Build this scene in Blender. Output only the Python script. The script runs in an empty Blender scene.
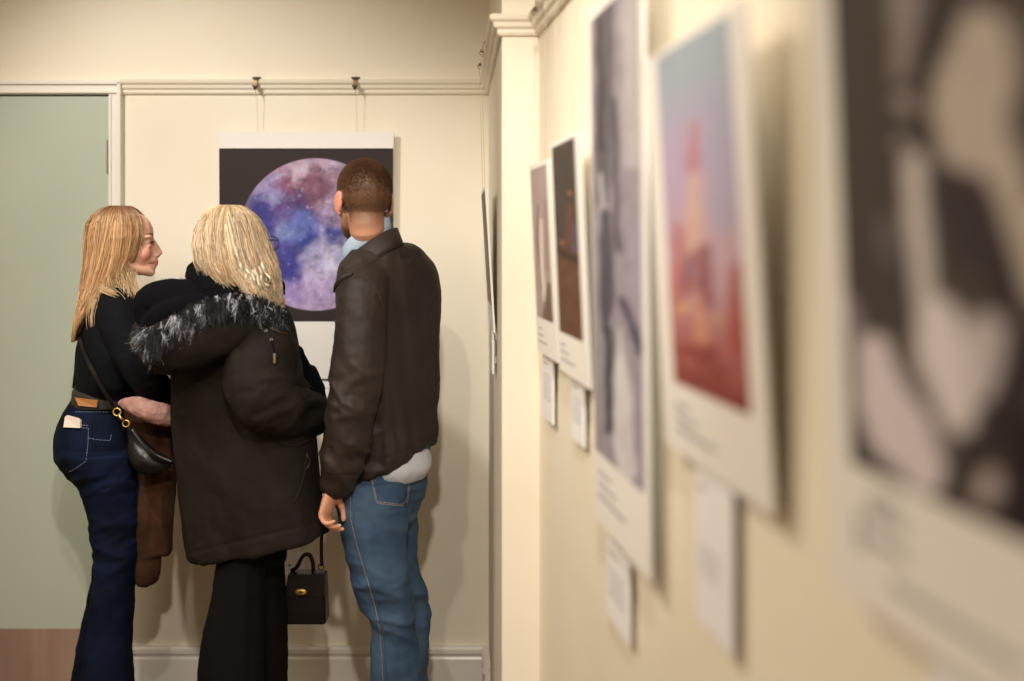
import bpy, math, random
import numpy as np
from mathutils import Vector, Matrix, noise
from mathutils.bvhtree import BVHTree
random.seed(7); RNG = np.random.RandomState(7)
F = 1100.0; CX = 512.0; CY = 240.0; EYE = 1.555
PI = math.pi
col = bpy.context.scene.collection
DOFF = 0.0
def P(x, y, D):
    D = D+DOFF
    return Vector(((x-CX)/F*D, D, EYE-(y-CY)/F*D))
def lin(r, g, b):
    def f(c):
        c /= 255.0
        return c/12.92 if c <= .04045 else ((c+.055)/1.055)**2.4
    return (f(r), f(g), f(b))
# ------------------------------------------------------------------ materials
def mat(name, c, rough=.6, spec=.5, metal=0, c2=None, nscale=20, bump=0, bscale=80, sheen=0, attr=None, detail=3, stretch=(1,1,1), coat=0, sss=0, alpha=1):
    m = bpy.data.materials.new(name); m.use_nodes = True
    nt = m.node_tree; N = nt.nodes; L = nt.links; b = N['Principled BSDF']
    b.inputs['Base Color'].default_value = (*c, 1); b.inputs['Roughness'].default_value = rough
    b.inputs['Specular IOR Level'].default_value = spec; b.inputs['Metallic'].default_value = metal
    if sheen: b.inputs['Sheen Weight'].default_value = sheen; b.inputs['Sheen Roughness'].default_value = .6
    if coat: b.inputs['Coat Weight'].default_value = coat
    if sss:
        b.inputs['Subsurface Weight'].default_value = sss; b.inputs['Subsurface Radius'].default_value = (.012, .004, .002)
        b.inputs['Subsurface Scale'].default_value = 1
    tc = N.new('ShaderNodeTexCoord'); mp = N.new('ShaderNodeMapping'); L.new(tc.outputs['Object'], mp.inputs[0])
    mp.inputs['Scale'].default_value = stretch
    src = None
    if attr:
        a = N.new('ShaderNodeAttribute'); a.attribute_name = attr; src = a.outputs['Color']
    if c2:
        n = N.new('ShaderNodeTexNoise'); n.inputs['Scale'].default_value = nscale; n.inputs['Detail'].default_value = detail
        L.new(mp.outputs[0], n.inputs['Vector'])
        rp = N.new('ShaderNodeMapRange'); rp.inputs[1].default_value = .35; rp.inputs[2].default_value = .65
        L.new(n.outputs['Fac'], rp.inputs[0])
        mx = N.new('ShaderNodeMix'); mx.data_type = 'RGBA'
        mx.inputs[6].default_value = (*c, 1); mx.inputs[7].default_value = (*c2, 1)
        L.new(rp.outputs[0], mx.inputs[0]); 
        if src:
            m2 = N.new('ShaderNodeMix'); m2.data_type = 'RGBA'; m2.blend_type = 'MULTIPLY'; m2.inputs[0].default_value = 1
            L.new(src, m2.inputs[6]); L.new(mx.outputs[2], m2.inputs[7]); src = m2.outputs[2]
        else: src = mx.outputs[2]
    if src: L.new(src, b.inputs['Base Color'])
    if bump:
        n = N.new('ShaderNodeTexNoise'); n.inputs['Scale'].default_value = bscale; n.inputs['Detail'].default_value = 4
        L.new(mp.outputs[0], n.inputs['Vector'])
        bp = N.new('ShaderNodeBump'); bp.inputs['Strength'].default_value = bump; bp.inputs['Distance'].default_value = .002
        L.new(n.outputs['Fac'], bp.inputs['Height']); L.new(bp.outputs[0], b.inputs['Normal'])
    return m
M = {}
M['wall'] = mat('wall_paint', lin(240,232,214), .55, .3, c2=lin(237,228,208), nscale=3, bump=.15, bscale=60)
M['gloss'] = mat('gloss_paint', lin(236,230,220), .3, .5)
M['door'] = mat('door_paint', lin(182,190,172), .5, .4, c2=lin(178,187,168), nscale=2)
M['kick'] = mat('kick_plate', lin(184,156,138), .35, .5, .3, c2=lin(160,134,118), nscale=6, stretch=(3,1,.2))
M['floor'] = mat('floor_wood', lin(122,92,66), .4, .4, c2=lin(104,76,54), nscale=5, stretch=(1,.15,1))
M['ceil'] = mat('ceiling_paint', lin(225,218,204), .8, .2)
M['board'] = mat('foam_board', lin(238,234,228), .6, .3)
M['card'] = mat('white_card', lin(242,240,242), .6, .3)
M['print'] = mat('print_ink', (1,1,1), .6, .18, attr='Col')
M['ink'] = mat('ink', lin(35,32,48), .6)
M['inklight'] = mat('ink_grey', lin(178,175,180), .6)
M['steel'] = mat('steel', lin(170,165,155), .35, .5, 1)
M['bronze'] = mat('bronze', lin(110,90,66), .4, .5, .8)
M['wire'] = mat('nylon_wire', lin(190,180,160), .4)
M['gold'] = mat('gold', lin(250,206,116), .3, .5, .75)
M['skin'] = mat('skin', (1,1,1), .5, .4, attr='Col', bump=.1, bscale=300, sss=.15)
M['hair'] = mat('hair_strands', (1,1,1), .38, .6, attr='Col')
M['buzz'] = mat('short_hair', (1,1,1), .75, .25, attr='Col')
M['fur'] = mat('fur_strands', (1,1,1), .45, .5, attr='Col')
M['jacket'] = mat('brown_jacket', lin(50,40,35), .58, .35, c2=lin(43,33,28), nscale=8, bump=.25, bscale=500)
M['coat'] = mat('parka_cloth', lin(38,32,27), .8, .15, c2=lin(31,27,23), nscale=6, bump=.3, bscale=350)
M['velvet'] = mat('black_velvet', lin(9,9,14), .9, .1)
M['black'] = mat('black_knit', lin(14,15,19), .85, .12, bump=.2, bscale=400)
M['trouser'] = mat('black_trousers', lin(14,12,12), .85, .15)
M['jeans'] = mat('blue_denim', lin(78,100,126), .85, .12, c2=lin(54,76,102), nscale=9, bump=.4, bscale=500, detail=5)
M['djeans'] = mat('dark_denim', lin(19,28,52), .85, .1, c2=lin(10,14,26), nscale=8, bump=.3, bscale=500, detail=5)
M['stitch'] = mat('stitching', lin(176,160,130), .8)
M['stitchb'] = mat('stitching_blue', lin(110,128,160), .8)
M['shirt'] = mat('blue_shirt', lin(176,196,214), .8, .2, bump=.1, bscale=300)
M['tee'] = mat('grey_shirt', lin(188,190,198), .85, .2)
M['leather'] = mat('black_leather', lin(13,12,14), .32, .45, bump=.15, bscale=250)
M['tan'] = mat('tan_leather', lin(160,108,60), .5, .4)
M['belt'] = mat('grey_belt', lin(46,44,40), .6, .3)
M['browncoat'] = mat('brown_suede', lin(70,45,32), .85, .12, c2=lin(52,33,22), nscale=14, bump=.4, bscale=200)
M['pinkfur'] = mat('pink_lining', lin(182,142,132), .9, .1, c2=lin(160,118,108), nscale=30, bump=.8, bscale=90)
M['paper'] = mat('paper', lin(226,208,192), .7)
M['plastic'] = mat('white_plastic', lin(240,238,234), .35)
M['dark'] = mat('dark_gap', lin(20,18,16), .8)
M['lens'] = mat('glass_lens', lin(70,70,110), .1, .6)
M['eyew'] = mat('eye_white', (1,1,1), .2, .6, attr='Col')
M['shade'] = mat('lamp_metal', lin(60,58,56), .4, .5, .8)
# ------------------------------------------------------------------ object helpers
def tag(o, label=None, cat=None, group=None, kind=None):
    if label: o['label'] = label
    if cat: o['category'] = cat
    if group: o['group'] = group
    if kind: o['kind'] = kind
    return o
def link(name, me, parent=None, m=None):
    o = bpy.data.objects.new(name, me); col.objects.link(o)
    if m is not None and me is not None: me.materials.append(m)
    if parent is not None:
        o.parent = parent
        o.matrix_parent_inverse = parent.matrix_basis.inverted()
    return o
def empty(name, loc):
    o = bpy.data.objects.new(name, None); col.objects.link(o); o.location = loc; o.empty_display_size = .05
    return o
class S:
    """collects closed shells"""
    def __init__(s): s.v = []; s.f = []; s.c = []
    def add(s, vs, fs):
        n = len(s.v); s.v += [tuple(p) for p in vs]; s.f += [tuple(n+i for i in f) for f in fs]; return s
    def rings(s, R, cap=True, closed=False):
        n = len(s.v); k = len(R[0])
        for r in R: s.v += [tuple(p) for p in r]
        m = len(R)
        for i in range(m if closed else m-1):
            a = n+i*k; b = n+((i+1) % m)*k
            for j in range(k):
                j2 = (j+1) % k
                s.f.append((a+j, a+j2, b+j2, b+j))
        if cap and not closed:
            s.f.append(tuple(n+j for j in reversed(range(k)))); s.f.append(tuple(n+(m-1)*k+j for j in range(k)))
        return s
    def ell(s, c, r, rot=None, nu=20, nv=12):
        c = Vector(c); R = []
        for i in range(1, nv):
            t = PI*i/nv; ring = []
            for j in range(nu):
                p = 2*PI*j/nu
                v = Vector((r[0]*math.sin(t)*math.cos(p), r[1]*math.sin(t)*math.sin(p), -r[2]*math.cos(t)))
                if rot is not None: v = rot @ v
                ring.append(c+v)
            R.append(ring)
        return s.rings(R)
    def box(s, x0, x1, y0, y1, z0, z1, b=0):
        if b <= 0:
            vs = [(x, y, z) for z in (z0, z1) for y in (y0, y1) for x in (x0, x1)]
            return s.add(vs, [(0,2,3,1),(4,5,7,6),(0,1,5,4),(2,6,7,3),(0,4,6,2),(1,3,7,5)])
        def loop(z, i):
            return [(x0+i, y0+b if i == 0 else y0+i, z), ] 
        R = []
        for z, i in ((z0, b), (z0+b*.3, b*.3), (z0+b, 0), (z1-b, 0), (z1-b*.3, b*.3), (z1, b)):
            X0, X1, Y0, Y1 = x0+i, x1-i, y0+i, y1-i; c = b*.6
            R.append([(X0+c,Y0,z),(X1-c,Y0,z),(X1,Y0+c,z),(X1,Y1-c,z),(X1-c,Y1,z),(X0+c,Y1,z),(X0,Y1-c,z),(X0,Y0+c,z)])
        return s.rings(R)
    def tube(s, pts, rad, flat=None, k=14, sub=4, cap=True, closed=False, flatdir=None):
        pts = [Vector(p) for p in pts]
        if isinstance(rad, (int, float)): rad = [rad]*len(pts)
        if sub > 1: pts, rad = catmull(pts, rad, sub, closed)
        n = len(pts); R = []; up = None
        for i in range(n):
            t = (pts[(i+1) % n if closed else min(i+1, n-1)]-pts[(i-1) % n if closed else max(i-1, 0)]).normalized()
            if up is None:
                up = Vector(flatdir) if flatdir else (Vector((0, 0, 1)) if abs(t.z) < .9 else Vector((0, 1, 0)))
            if flatdir: up = Vector(flatdir)
            u = (up-t*up.dot(t)).normalized(); w = t.cross(u); up = u
            ru = rad[i]; rw = rad[i]*(flat if flat else 1)
            R.append([pts[i]+u*ru*math.cos(2*PI*j/k)+w*rw*math.sin(2*PI*j/k) for j in range(k)])
        if cap and not closed:
            t0 = (pts[0]-pts[1]).normalized(); t1 = (pts[-1]-pts[-2]).normalized()
            c0, c1 = pts[0], pts[-1]
            R = [[c0+t0*rad[0]*.75+(p-c0)*.5 for p in R[0]], [c0+t0*rad[0]*.4+(p-c0)*.85 for p in R[0]]]+R+[[c1+t1*rad[-1]*.4+(p-c1)*.85 for p in R[-1]], [c1+t1*rad[-1]*.75+(p-c1)*.5 for p in R[-1]]]
        return s.rings(R, cap, closed)
    def mesh(s, name):
        me = bpy.data.meshes.new(name); me.from_pydata(s.v, [], s.f); me.update()
        return me
    def obj(s, name, m, parent=None, smooth=False, colors=None):
        me = s.mesh(name)
        import bmesh
        b = bmesh.new(); b.from_mesh(me); bmesh.ops.recalc_face_normals(b, faces=b.faces); b.to_mesh(me); b.free()
        if smooth: me.polygons.foreach_set('use_smooth', [True]*len(me.polygons))
        if colors is not None: setcol(me, colors)
        return link(name, me, parent, m)
def setcol(me, arr):
    a = me.color_attributes.new('Col', 'FLOAT_COLOR', 'POINT')
    arr = np.asarray(arr, dtype=np.float32)
    if arr.shape[1] == 3: arr = np.hstack([arr, np.ones((len(arr), 1), np.float32)])
    a.data.foreach_set('color', arr.ravel())
def catmull(pts, rad, sub, closed=False):
    n = len(pts); P2 = []; R2 = []
    seg = n if closed else n-1
    for i in range(seg):
        g = (lambda k: k % n) if closed else (lambda k: min(max(k, 0), n-1))
        p = [pts[g(i+d)] for d in (-1, 0, 1, 2)]; r = [rad[g(i+d)] for d in (-1, 0, 1, 2)]
        for q in range(sub):
            t = q/sub
            w = (-.5*t+t*t-.5*t**3, 1-2.5*t*t+1.5*t**3, .5*t+2*t*t-1.5*t**3, -.5*t*t+.5*t**3)
            P2.append(p[0]*w[0]+p[1]*w[1]+p[2]*w[2]+p[3]*w[3]); R2.append(sum(a*b for a, b in zip(r, w)))
    if not closed: P2.append(pts[-1]); R2.append(rad[-1])
    return P2, R2
def rowpts(row, yaw, N=44, grow=0.0):
    y, xl, xr, D, ratio, slant, ex = row; D = D+DOFF
    s = F/D; cx = ((xl+xr)/2-CX)/s; hw = (xr-xl)/2/s+grow
    Fv = (-math.sin(yaw), math.cos(yaw)); Lv = (-math.cos(yaw), -math.sin(yaw))
    a = hw/math.sqrt(math.cos(yaw)**2+(ratio*math.sin(yaw))**2); b = a*ratio
    z = EYE-(y-CY)/s; out = []
    for j in range(N):
        p = 2*PI*j/N; c, q = math.cos(p), math.sin(p)
        c = math.copysign(abs(c)**(2/ex), c); q = math.copysign(abs(q)**(2/ex), q)
        ox = a*c*Lv[0]+b*q*Fv[0]; oy = a*c*Lv[1]+b*q*Fv[1]
        out.append((cx+ox, D+oy, z+slant*ox))
    return out
def rowloft(sh, rows, yaw, D=None, ratio=.65, ex=2.2, sub=4, grow=0.0):
    full = []
    for r in rows:
        r = list(r)
        if len(r) == 3: r.append(D)
        if len(r) == 4: r.append(ratio)
        if len(r) == 5: r.append(0)
        if len(r) == 6: r.append(ex)
        full.append(r)
    v = [np.array(r, float) for r in full]
    if sub > 1: v, _ = catmull(v, [0]*len(v), sub)
    sh.rings([rowpts(list(r), yaw, grow=grow) for r in v]); return sh
def remesh(sh, name, m, parent=None, voxel=.006, smooth=4, disp=None, colorf=None):
    me = sh.mesh(name+'_src'); o = bpy.data.objects.new('tmp', me); col.objects.link(o)
    import bmesh
    b = bmesh.new(); b.from_mesh(me)
    bmesh.ops.recalc_face_normals(b, faces=b.faces); b.to_mesh(me); b.free()
    md = o.modifiers.new('r', 'REMESH'); md.mode = 'VOXEL'; md.voxel_size = voxel
    if smooth:
        sm = o.modifiers.new('s', 'SMOOTH'); sm.factor = .6; sm.iterations = smooth
    dg = bpy.context.evaluated_depsgraph_get(); dg.update()
    new = bpy.data.meshes.new_from_object(o.evaluated_get(dg)); new.name = name
    bpy.data.objects.remove(o); bpy.data.meshes.remove(me)
    n = len(new.vertices); co = np.empty(n*3); new.vertices.foreach_get('co', co); co = co.reshape(-1, 3)
    if disp:
        no = np.empty(n*3); new.vertex_normals.foreach_get('vector', no); no = no.reshape(-1, 3)
        d = disp(co, no)
        co = co+(no*d[:, None] if d.ndim == 1 else d); new.vertices.foreach_set('co', co.ravel())
    new.update()
    new.polygons.foreach_set('use_smooth', [True]*len(new.polygons))
    new.materials.clear()
    if colorf: setcol(new, colorf(co))
    return link(name, new, parent, m)
# numpy value noise
_T = np.random.RandomState(3).rand(64, 64, 64)
def vnoise(x, y, z=0.0):
    x = np.asarray(x, float)+100; y = np.asarray(y, float)+100; z = np.zeros_like(x)+z+100
    i, j, k = np.floor(x).astype(int), np.floor(y).astype(int), np.floor(z).astype(int)
    u, v, w = x-i, y-j, z-k
    u, v, w = (t*t*(3-2*t) for t in (u, v, w))
    g = lambda a, b, c: _T[(i+a) % 64, (j+b) % 64, (k+c) % 64]
    x0 = (g(0,0,0)*(1-u)+g(1,0,0)*u)*(1-v)+(g(0,1,0)*(1-u)+g(1,1,0)*u)*v
    x1 = (g(0,0,1)*(1-u)+g(1,0,1)*u)*(1-v)+(g(0,1,1)*(1-u)+g(1,1,1)*u)*v
    return (x0*(1-w)+x1*w)*2-1
def fbm(x, y, z=0.0, o=4):
    r = 0; a = 1; t = 0
    for i in range(o):
        r = r+a*vnoise(x*2**i, y*2**i, np.asarray(z)*2**i+i*7.3); t += a; a *= .5
    return r/t
def folds(amp, sx, sy, sz, ridge=True, seed=0, amp2=.0015):
    def f(co, no):
        n = fbm(co[:, 0]*sx+seed, co[:, 1]*sy, co[:, 2]*sz+seed*2, 3)
        if ridge: n = 1-np.abs(n)*3.0; n = np.clip(n, -1, 1)
        return amp*n+amp2*fbm(co[:, 0]*45+seed, co[:, 1]*45, co[:, 2]*45, 2)
    return f
def sst(a, b, x): t = np.clip((x-a)/(b-a), 0, 1); return t*t*(3-2*t)
def bvh(o):
    me = o.data; n = len(me.vertices)
    return BVHTree.FromPolygons([v.co.copy() for v in me.vertices], [tuple(p.vertices) for p in me.polygons])
CAM = Vector((0, 0, EYE))
def hit(tree, x, y, off=.001):
    d = Vector(((x-CX)/F, 1, -(y-CY)/F)).normalized()
    h = tree.ray_cast(CAM, d)
    if h[0] is None: return None
    n = h[1] if h[1].dot(d) < 0 else -h[1]
    return h[0]+n*off, n
def onpath(tree, pts, off=.001, step=3.0):
    out = []
    for (x0, y0), (x1, y1) in zip(pts[:-1], pts[1:]):
        k = max(1, int(math.hypot(x1-x0, y1-y0)/step))
        for q in range(k):
            h = hit(tree, x0+(x1-x0)*q/k, y0+(y1-y0)*q/k, off)
            if h: out.append(h[0])
    h = hit(tree, *pts[-1], off)
    if h: out.append(h[0])
    return out
def stitchline(tree, pts, name, m, parent, r=.0009, off=.0008, dash=None):
    p = onpath(tree, pts, off)
    s = S()
    if dash:
        for a, b in zip(p[:-1], p[1:]):
            if (b-a).length < .05: s.tube([a.lerp(b, .1), a.lerp(b, .75)], r, sub=1, k=5)
    else: s.tube(p, r, sub=1, k=5)
    return s.obj(name, m, parent)
# ------------------------------------------------------------------ setting
YB = 3.77; sb = F/YB
XC = (488.6-CX)/sb; YJ = F/409; XJ0 = (502-CX)/409; XJ1 = (539-CX)/409
KN = 144/F; W0 = XJ1+KN*YJ                     # near wall: X = W0 - KN*Y
def nearX(Y): return W0-KN*Y
KF = (XJ0-XC)/(YB-YJ)
def farX(Y): return XC+(YB-Y)*KF
ZC = 2.95; XL = -3.2; YR = -2.6
def struct(name, sh, m, parent=None, smooth=False):
    o = sh.obj(name, m, parent, smooth)
    if parent is None: o['kind'] = 'structure'
    return o
DXR = (110.5-CX)/sb; DZT = EYE+(CY-95)/sb; DXL = DXR-.84
s = S()
s.box(XL-.1, DXL, YB, YB+.15, 0, ZC); s.box(DXL, DXR, YB, YB+.15, DZT, ZC); s.box(DXR, XC+.2, YB, YB+.15, 0, ZC)
struct('wall_back', s, M['wall'])
s = S().add([(XC, YB+.1, 0), (XC, YB+.1, ZC), (XC, YB, 0), (XC, YB, ZC), (XJ0, YJ, 0), (XJ0, YJ, ZC), (XJ1, YJ, 0), (XJ1, YJ, ZC), (.6, YJ, 0), (.6, YJ, ZC), (.6, YB+.1, 0), (.6, YB+.1, ZC)],
            [(0,1,3,2), (2,3,5,4), (4,5,7,6), (6,7,9,8), (8,9,11,10), (10,11,1,0), (0,2,4,6,8,10), (1,11,9,7,5,3)])
struct('wall_right_far', s, M['wall'])
s = S().add([(XJ1, YJ, 0), (XJ1, YJ, ZC), (nearX(YR), YR, 0), (nearX(YR), YR, ZC), (1.1, YR, 0), (1.1, YR, ZC), (1.1, YJ, 0), (1.1, YJ, ZC)],
            [(0,1,3,2), (2,3,5,4), (4,5,7,6), (6,7,1,0), (0,2,4,6), (1,7,5,3)])
struct('wall_right_near', s, M['wall'])
struct('wall_left', S().box(XL-.1, XL, YR-.1, YB+.1, 0, ZC), M['wall'])
struct('wall_rear', S().box(XL-.1, 1.1, YR-.1, YR, 0, ZC), M['wall'])
struct('floor', S().box(XL-.1, 1.1, YR-.1, YB+.15, -.1, 0), M['floor'])
struct('ceiling', S().box(XL-.1, 1.1, YR-.1, YB+.15, ZC, ZC+.1), M['ceil'])
def sweep(profile, path, name, m):
    """profile: list (out, z); path: list of (x,y) with outward normals to the room side"""
    sh = S(); R = []
    n = len(path)
    for i, (x, y) in enumerate(path):
        ns = []
        for a, b in ((i-1, i), (i, i+1)):
            if 0 <= a and b < n:
                d = Vector((path[b][0]-path[a][0], path[b][1]-path[a][1])).normalized(); ns.append(Vector((d.y, -d.x)))
        nn = sum(ns, Vector((0, 0))); nn = nn/ max(nn.length, 1e-6)
        k = 1/max(.3, nn.dot(ns[0]))
        R.append([(x+nn.x*o*k, y+nn.y*o*k, z) for o, z in profile])
    sh.rings(R); return struct(name, sh, m)
# path goes left->right along the back wall (normal -Y), then towards the camera (normal -X)
AX = (124-CX)/sb
RB = EYE+(CY-94.5)/sb
rail = [(0, RB), (.008, RB), (.012, RB+.006), (.012, RB+.014), (.02, RB+.02), (.022, RB+.03), (.03, RB+.036), (.032, RB+.044), (.026, RB+.05), (0, RB+.052)]
PTH = [(XC, YB), (XJ0, YJ), (XJ1, YJ), (nearX(YR), YR)]
sweep(rail, [(AX, YB)]+PTH, 'trim_1', M['wall'])
skir = [(0, 0), (.02, 0), (.02, .125), (.016, .132), (.018, .14), (.026, .146), (.026, .16), (.02, .168), (0, .168)]
sweep(skir, [(AX, YB)]+PTH[:1]+[(XC+.0105, YB-.19)], 'baseboard_back', M['gloss'])
sweep([(a, b*.9) for a, b in skir], [(XL, YB), (DXL-.05, YB)], 'baseboard_back_left', M['gloss'])
# door frame + door
ex = AX-DXR
for i, (x0, x1, z0, z1) in enumerate(((DXR, AX, 0, DZT), (DXL-ex, DXL, 0, DZT), (DXL-ex, AX, DZT, DZT+ex))):
    sh = S()
    sh.box(x0, x1, YB-.022, YB, z0, z1, .004)
    if i == 0: sh.box(x1-.014, x1-.001, YB-.032, YB-.02, z0, z1+ex*.9, .003); sh.box(x0+.003, x0+.012, YB-.027, YB-.02, z0, z1, .002)
    if i == 1: sh.box(x0, x0+.013, YB-.032, YB-.02, z0, z1+ex*.9, .003)
    if i == 2: sh.box(x0, x1, YB-.032, YB-.02, z1-.014, z1, .003); sh.box(x0, x1, YB-.027, YB-.02, z0+.003, z0+.012, .002)
    struct('trim_%d' % (i+2), sh, M['gloss'])
d = struct('door_1', S().box(DXL+.004, DXR-.003, YB-.004, YB+.04, .006, DZT-.004, .002), M['door'])
KZ = EYE-(628-CY)/sb
kp = S().box(DXL+.01, DXR-.006, YB-.0065, YB-.0035, .01, KZ, .0005).obj('kick_plate', M['kick'], d); kp['label'] = 'brown metal kick plate'
h = S(); hx = DXR-.001; hz = EYE+(CY-157)/sb
for k in range(5): h.tube([(hx, YB-.012, hz-.055+k*.0225), (hx, YB-.012, hz-.055+k*.0225+.021)], .0065, sub=1, k=12)
h.box(hx-.012, hx+.006, YB-.008, YB-.003, hz-.055, hz+.055, .001)
h.obj('hinge', M['steel'], d)
hd = S().tube([(DXL+.07, YB-.01, 1.0), (DXL+.07, YB-.05, 1.0), (DXL+.18, YB-.05, 1.0)], .009, sub=1); hd.box(DXL+.045, DXL+.095, YB-.012, YB-.004, .92, 1.08, .003); hd.obj('door_handle', M['steel'], d)
# wall socket
sx = (293-CX)/sb; sz = EYE-(564-CY)/sb
so = S().box(sx-.043, sx+.043, YB-.011, YB-.0005, sz-.043, sz+.043, .003).obj('wall_socket', M['plastic'])
tag(so, 'white plastic wall socket low on the back wall behind the small handbag', 'socket')
S().box(sx-.012, sx-.006, YB-.0135, YB-.0105, sz-.004, sz+.002).box(sx+.012, sx+.02, YB-.0145, YB-.0105, sz-.012, sz+.004, .001).obj('switch', M['dark'], so)
# ------------------------------------------------------------------ prints
def seg(px, py, pts, soft=6.0):
    """soft mask of a stroke of varying radius: pts (x, y, r)"""
    best = np.full(px.shape, 1e9)
    if len(pts) == 1: pts = pts*2
    for (x0, y0, r0), (x1, y1, r1) in zip(pts[:-1], pts[1:]):
        dx, dy = x1-x0, y1-y0; L2 = dx*dx+dy*dy+1e-9
        t = np.clip(((px-x0)*dx+(py-y0)*dy)/L2, 0, 1)
        best = np.minimum(best, np.hypot(px-x0-t*dx, py-y0-t*dy)-(r0+(r1-r0)*t))
    return 1-sst(-soft*.5, soft*.5, best)
def mixc(c, m, rgb, k=1.0): return c+(np.array(lin(*rgb))-c)*(m*k)[:, None]
def make_print(name, origin, U, Vv, Nn, w, h, img, paint, label, caption=(), tname='photo_print', nu=110, nv=150, extra=None, thick=.005, grp=None):
    """board with corner origin (lower far corner), U along width, V up, N out of the wall. img=(u0,u1,v0,v1) in metres"""
    root = empty(name, origin); tag(root, label, 'picture', grp)
    def W(u, v, n=0): return Vector(origin)+U*u+Vv*v+Nn*n
    sh = S(); vs = []
    for n, i in ((0, .0), (.0006, -.0004), (thick-.0006, -.0004), (thick, .0)):
        vs.append([W(-i, -i, n), W(w+i, -i, n), W(w+i, h+i, n), W(-i, h+i, n)])
    sh.rings(vs); sh.obj('backing_board', M['board'], root)
    u0, u1, v0, v1 = img
    us = np.linspace(u0, u1, nu); vv = np.linspace(v0, v1, nv)
    gu, gv = np.meshgrid(us, vv); gu = gu.ravel(); gv = gv.ravel()
    o = np.array(W(0, 0, thick+.0006)); pos = o+gu[:, None]*np.array(U)+gv[:, None]*np.array(Vv)
    px = CX+F*pos[:, 0]/pos[:, 1]; py = CY-F*(pos[:, 2]-EYE)/pos[:, 1]
    c = paint(px, py, (gu-u0)/(u1-u0), (gv-v0)/(v1-v0))
    fs = [(r*nu+q, r*nu+q+1, (r+1)*nu+q+1, (r+1)*nu+q) for r in range(nv-1) for q in range(nu-1)]
    me = bpy.data.meshes.new(tname); me.from_pydata(pos.tolist(), [], fs); me.update(); setcol(me, c)
    link(tname, me, root, M['print'])
    if caption:
        sh = S(); rnd = random.Random(hash(name) % 1000 if False else len(label))
        for (cu, cv, cw, ch) in caption:
            u = cu
            while u < cu+cw:
                l = rnd.uniform(.004, .014)*max(1, ch/.004)
                l = min(l, cu+cw-u)
                a = [W(u, cv, thick+.0004), W(u+l, cv, thick+.0004), W(u+l, cv+ch, thick+.0004), W(u, cv+ch, thick+.0004)]
                b = [p+Nn*.0005 for p in a]
                sh.rings([a, b]); u += l+.002*max(1, ch/.004)
        sh.obj('caption_lettering', M['inklight'], root)
    return root, W
# moon board
mx0 = (221-CX)/sb; mx1 = (394.5-CX)/sb; mz1 = EYE+(CY-133)/sb; mz0 = EYE-(378-CY)/sb
def paint_moon(px, py, u, v):
    x = (px-315.5)/76.5; y = (py-234.5)/76.5; r = np.hypot(x, y)
    wx = x+.17*fbm(x*4.5+5, y*4.5, 1, 4); wy = y+.17*fbm(x*4.5, y*4.5+9, 2, 4)
    n = fbm(x*5, y*5, 4, 5); n2 = fbm(x*14, y*14, 8, 4)
    c = np.zeros((len(x), 3))+np.array(lin(168, 152, 196))
    def B(bx, by, rr, rgb, k=1., soft=.22, el=1.0):
        nonlocal c
        d = np.hypot(wx-bx, (wy-by)*el); soft = soft*.75
        c = mixc(c, 1-sst(rr-soft, rr+soft, d+.10*n), rgb, k)
    B(-.05, -.85, .45, (206, 172, 186), .9); B(.5, -.72, .35, (204, 182, 206), .9)
    B(-.40, -.66, .15, (150, 96, 118), .9, .10); B(-.02, -.60, .22, (140, 84, 104), .85, .12); B(-.26, -.80, .09, (216, 190, 200), .9, .08); B(.25, -.72, .12, (150, 100, 116), .7, .1)
    B(-.75, -.28, .25, (70, 66, 140), .95, .16); B(-.58, -.05, .22, (84, 82, 156), .9, .16); B(-.35, -.32, .24, (104, 74, 132), .9, .15); B(-.58, -.42, .10, (170, 168, 210), .7, .08)
    B(-.1, -.28, .24, (108, 78, 130), .85, .14); B(.12, -.48, .16, (150, 104, 124), .7, .12); B(.30, -.34, .17, (196, 168, 192), .9, .1); B(.18, -.18, .1, (176, 150, 190), .8, .08); B(.62, -.3, .26, (92, 62, 104), .95, .14); B(.8, -.05, .25, (76, 64, 126), .95, .16)
    B(-.2, -.06, .26, (112, 128, 196), .9, .16); B(-.40, -.12, .08, (170, 180, 220), .55, .10); B(-.05, .12, .16, (62, 74, 152), .95, .12); B(.28, .03, .13, (56, 66, 142), .9, .1); B(.1, -.02, .06, (180, 190, 224), .7, .06)
    B(-.45, .34, .30, (74, 72, 150), .95, .14); B(-.28, .52, .16, (66, 66, 148), .95, .10); B(-.6, .55, .14, (120, 108, 176), .8, .1); B(.85, .32, .2, (76, 80, 146), .95, .12); B(.7, .12, .12, (60, 66, 132), .85, .1)
    B(.2, .50, .40, (214, 204, 226), .95, .16); B(.45, .26, .2, (204, 198, 226), .85, .10); B(.02, .3, .13, (186, 178, 218), .8, .08); B(.55, .55, .2, (196, 184, 216), .8, .14)
    B(.0, .86, .40, (204, 176, 212), .9, .2); B(-.38, .76, .2, (176, 150, 204), .85, .14); B(.5, .78, .25, (200, 170, 208), .85)
    n3 = fbm(x*34, y*34, 5, 3); c = c*(1+.34*n2[:, None]+.30*n[:, None]+.22*n3[:, None])
    c = mixc(c, np.clip(n2*2.4-1.0, 0, 1), (226, 220, 240), .75); c = mixc(c, np.clip(-n2*2.4-1.1, 0, 1), (70, 60, 120), .5)
    rim = sst(.86, 1.0, r)
    c = mixc(c, rim*.3, (206, 180, 200))
    dark = np.zeros_like(c)+np.array(lin(52, 42, 42))
    k = 1-sst(.985, 1.005, r)
    # a spark at the upper left limb
    return np.clip(dark+(c*np.array([.72,.75,.84])-dark)*k[:, None], 0, 1)
tb = .024
Vt = Vector((0, tb-.012, mz1-mz0)).normalized()
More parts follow.
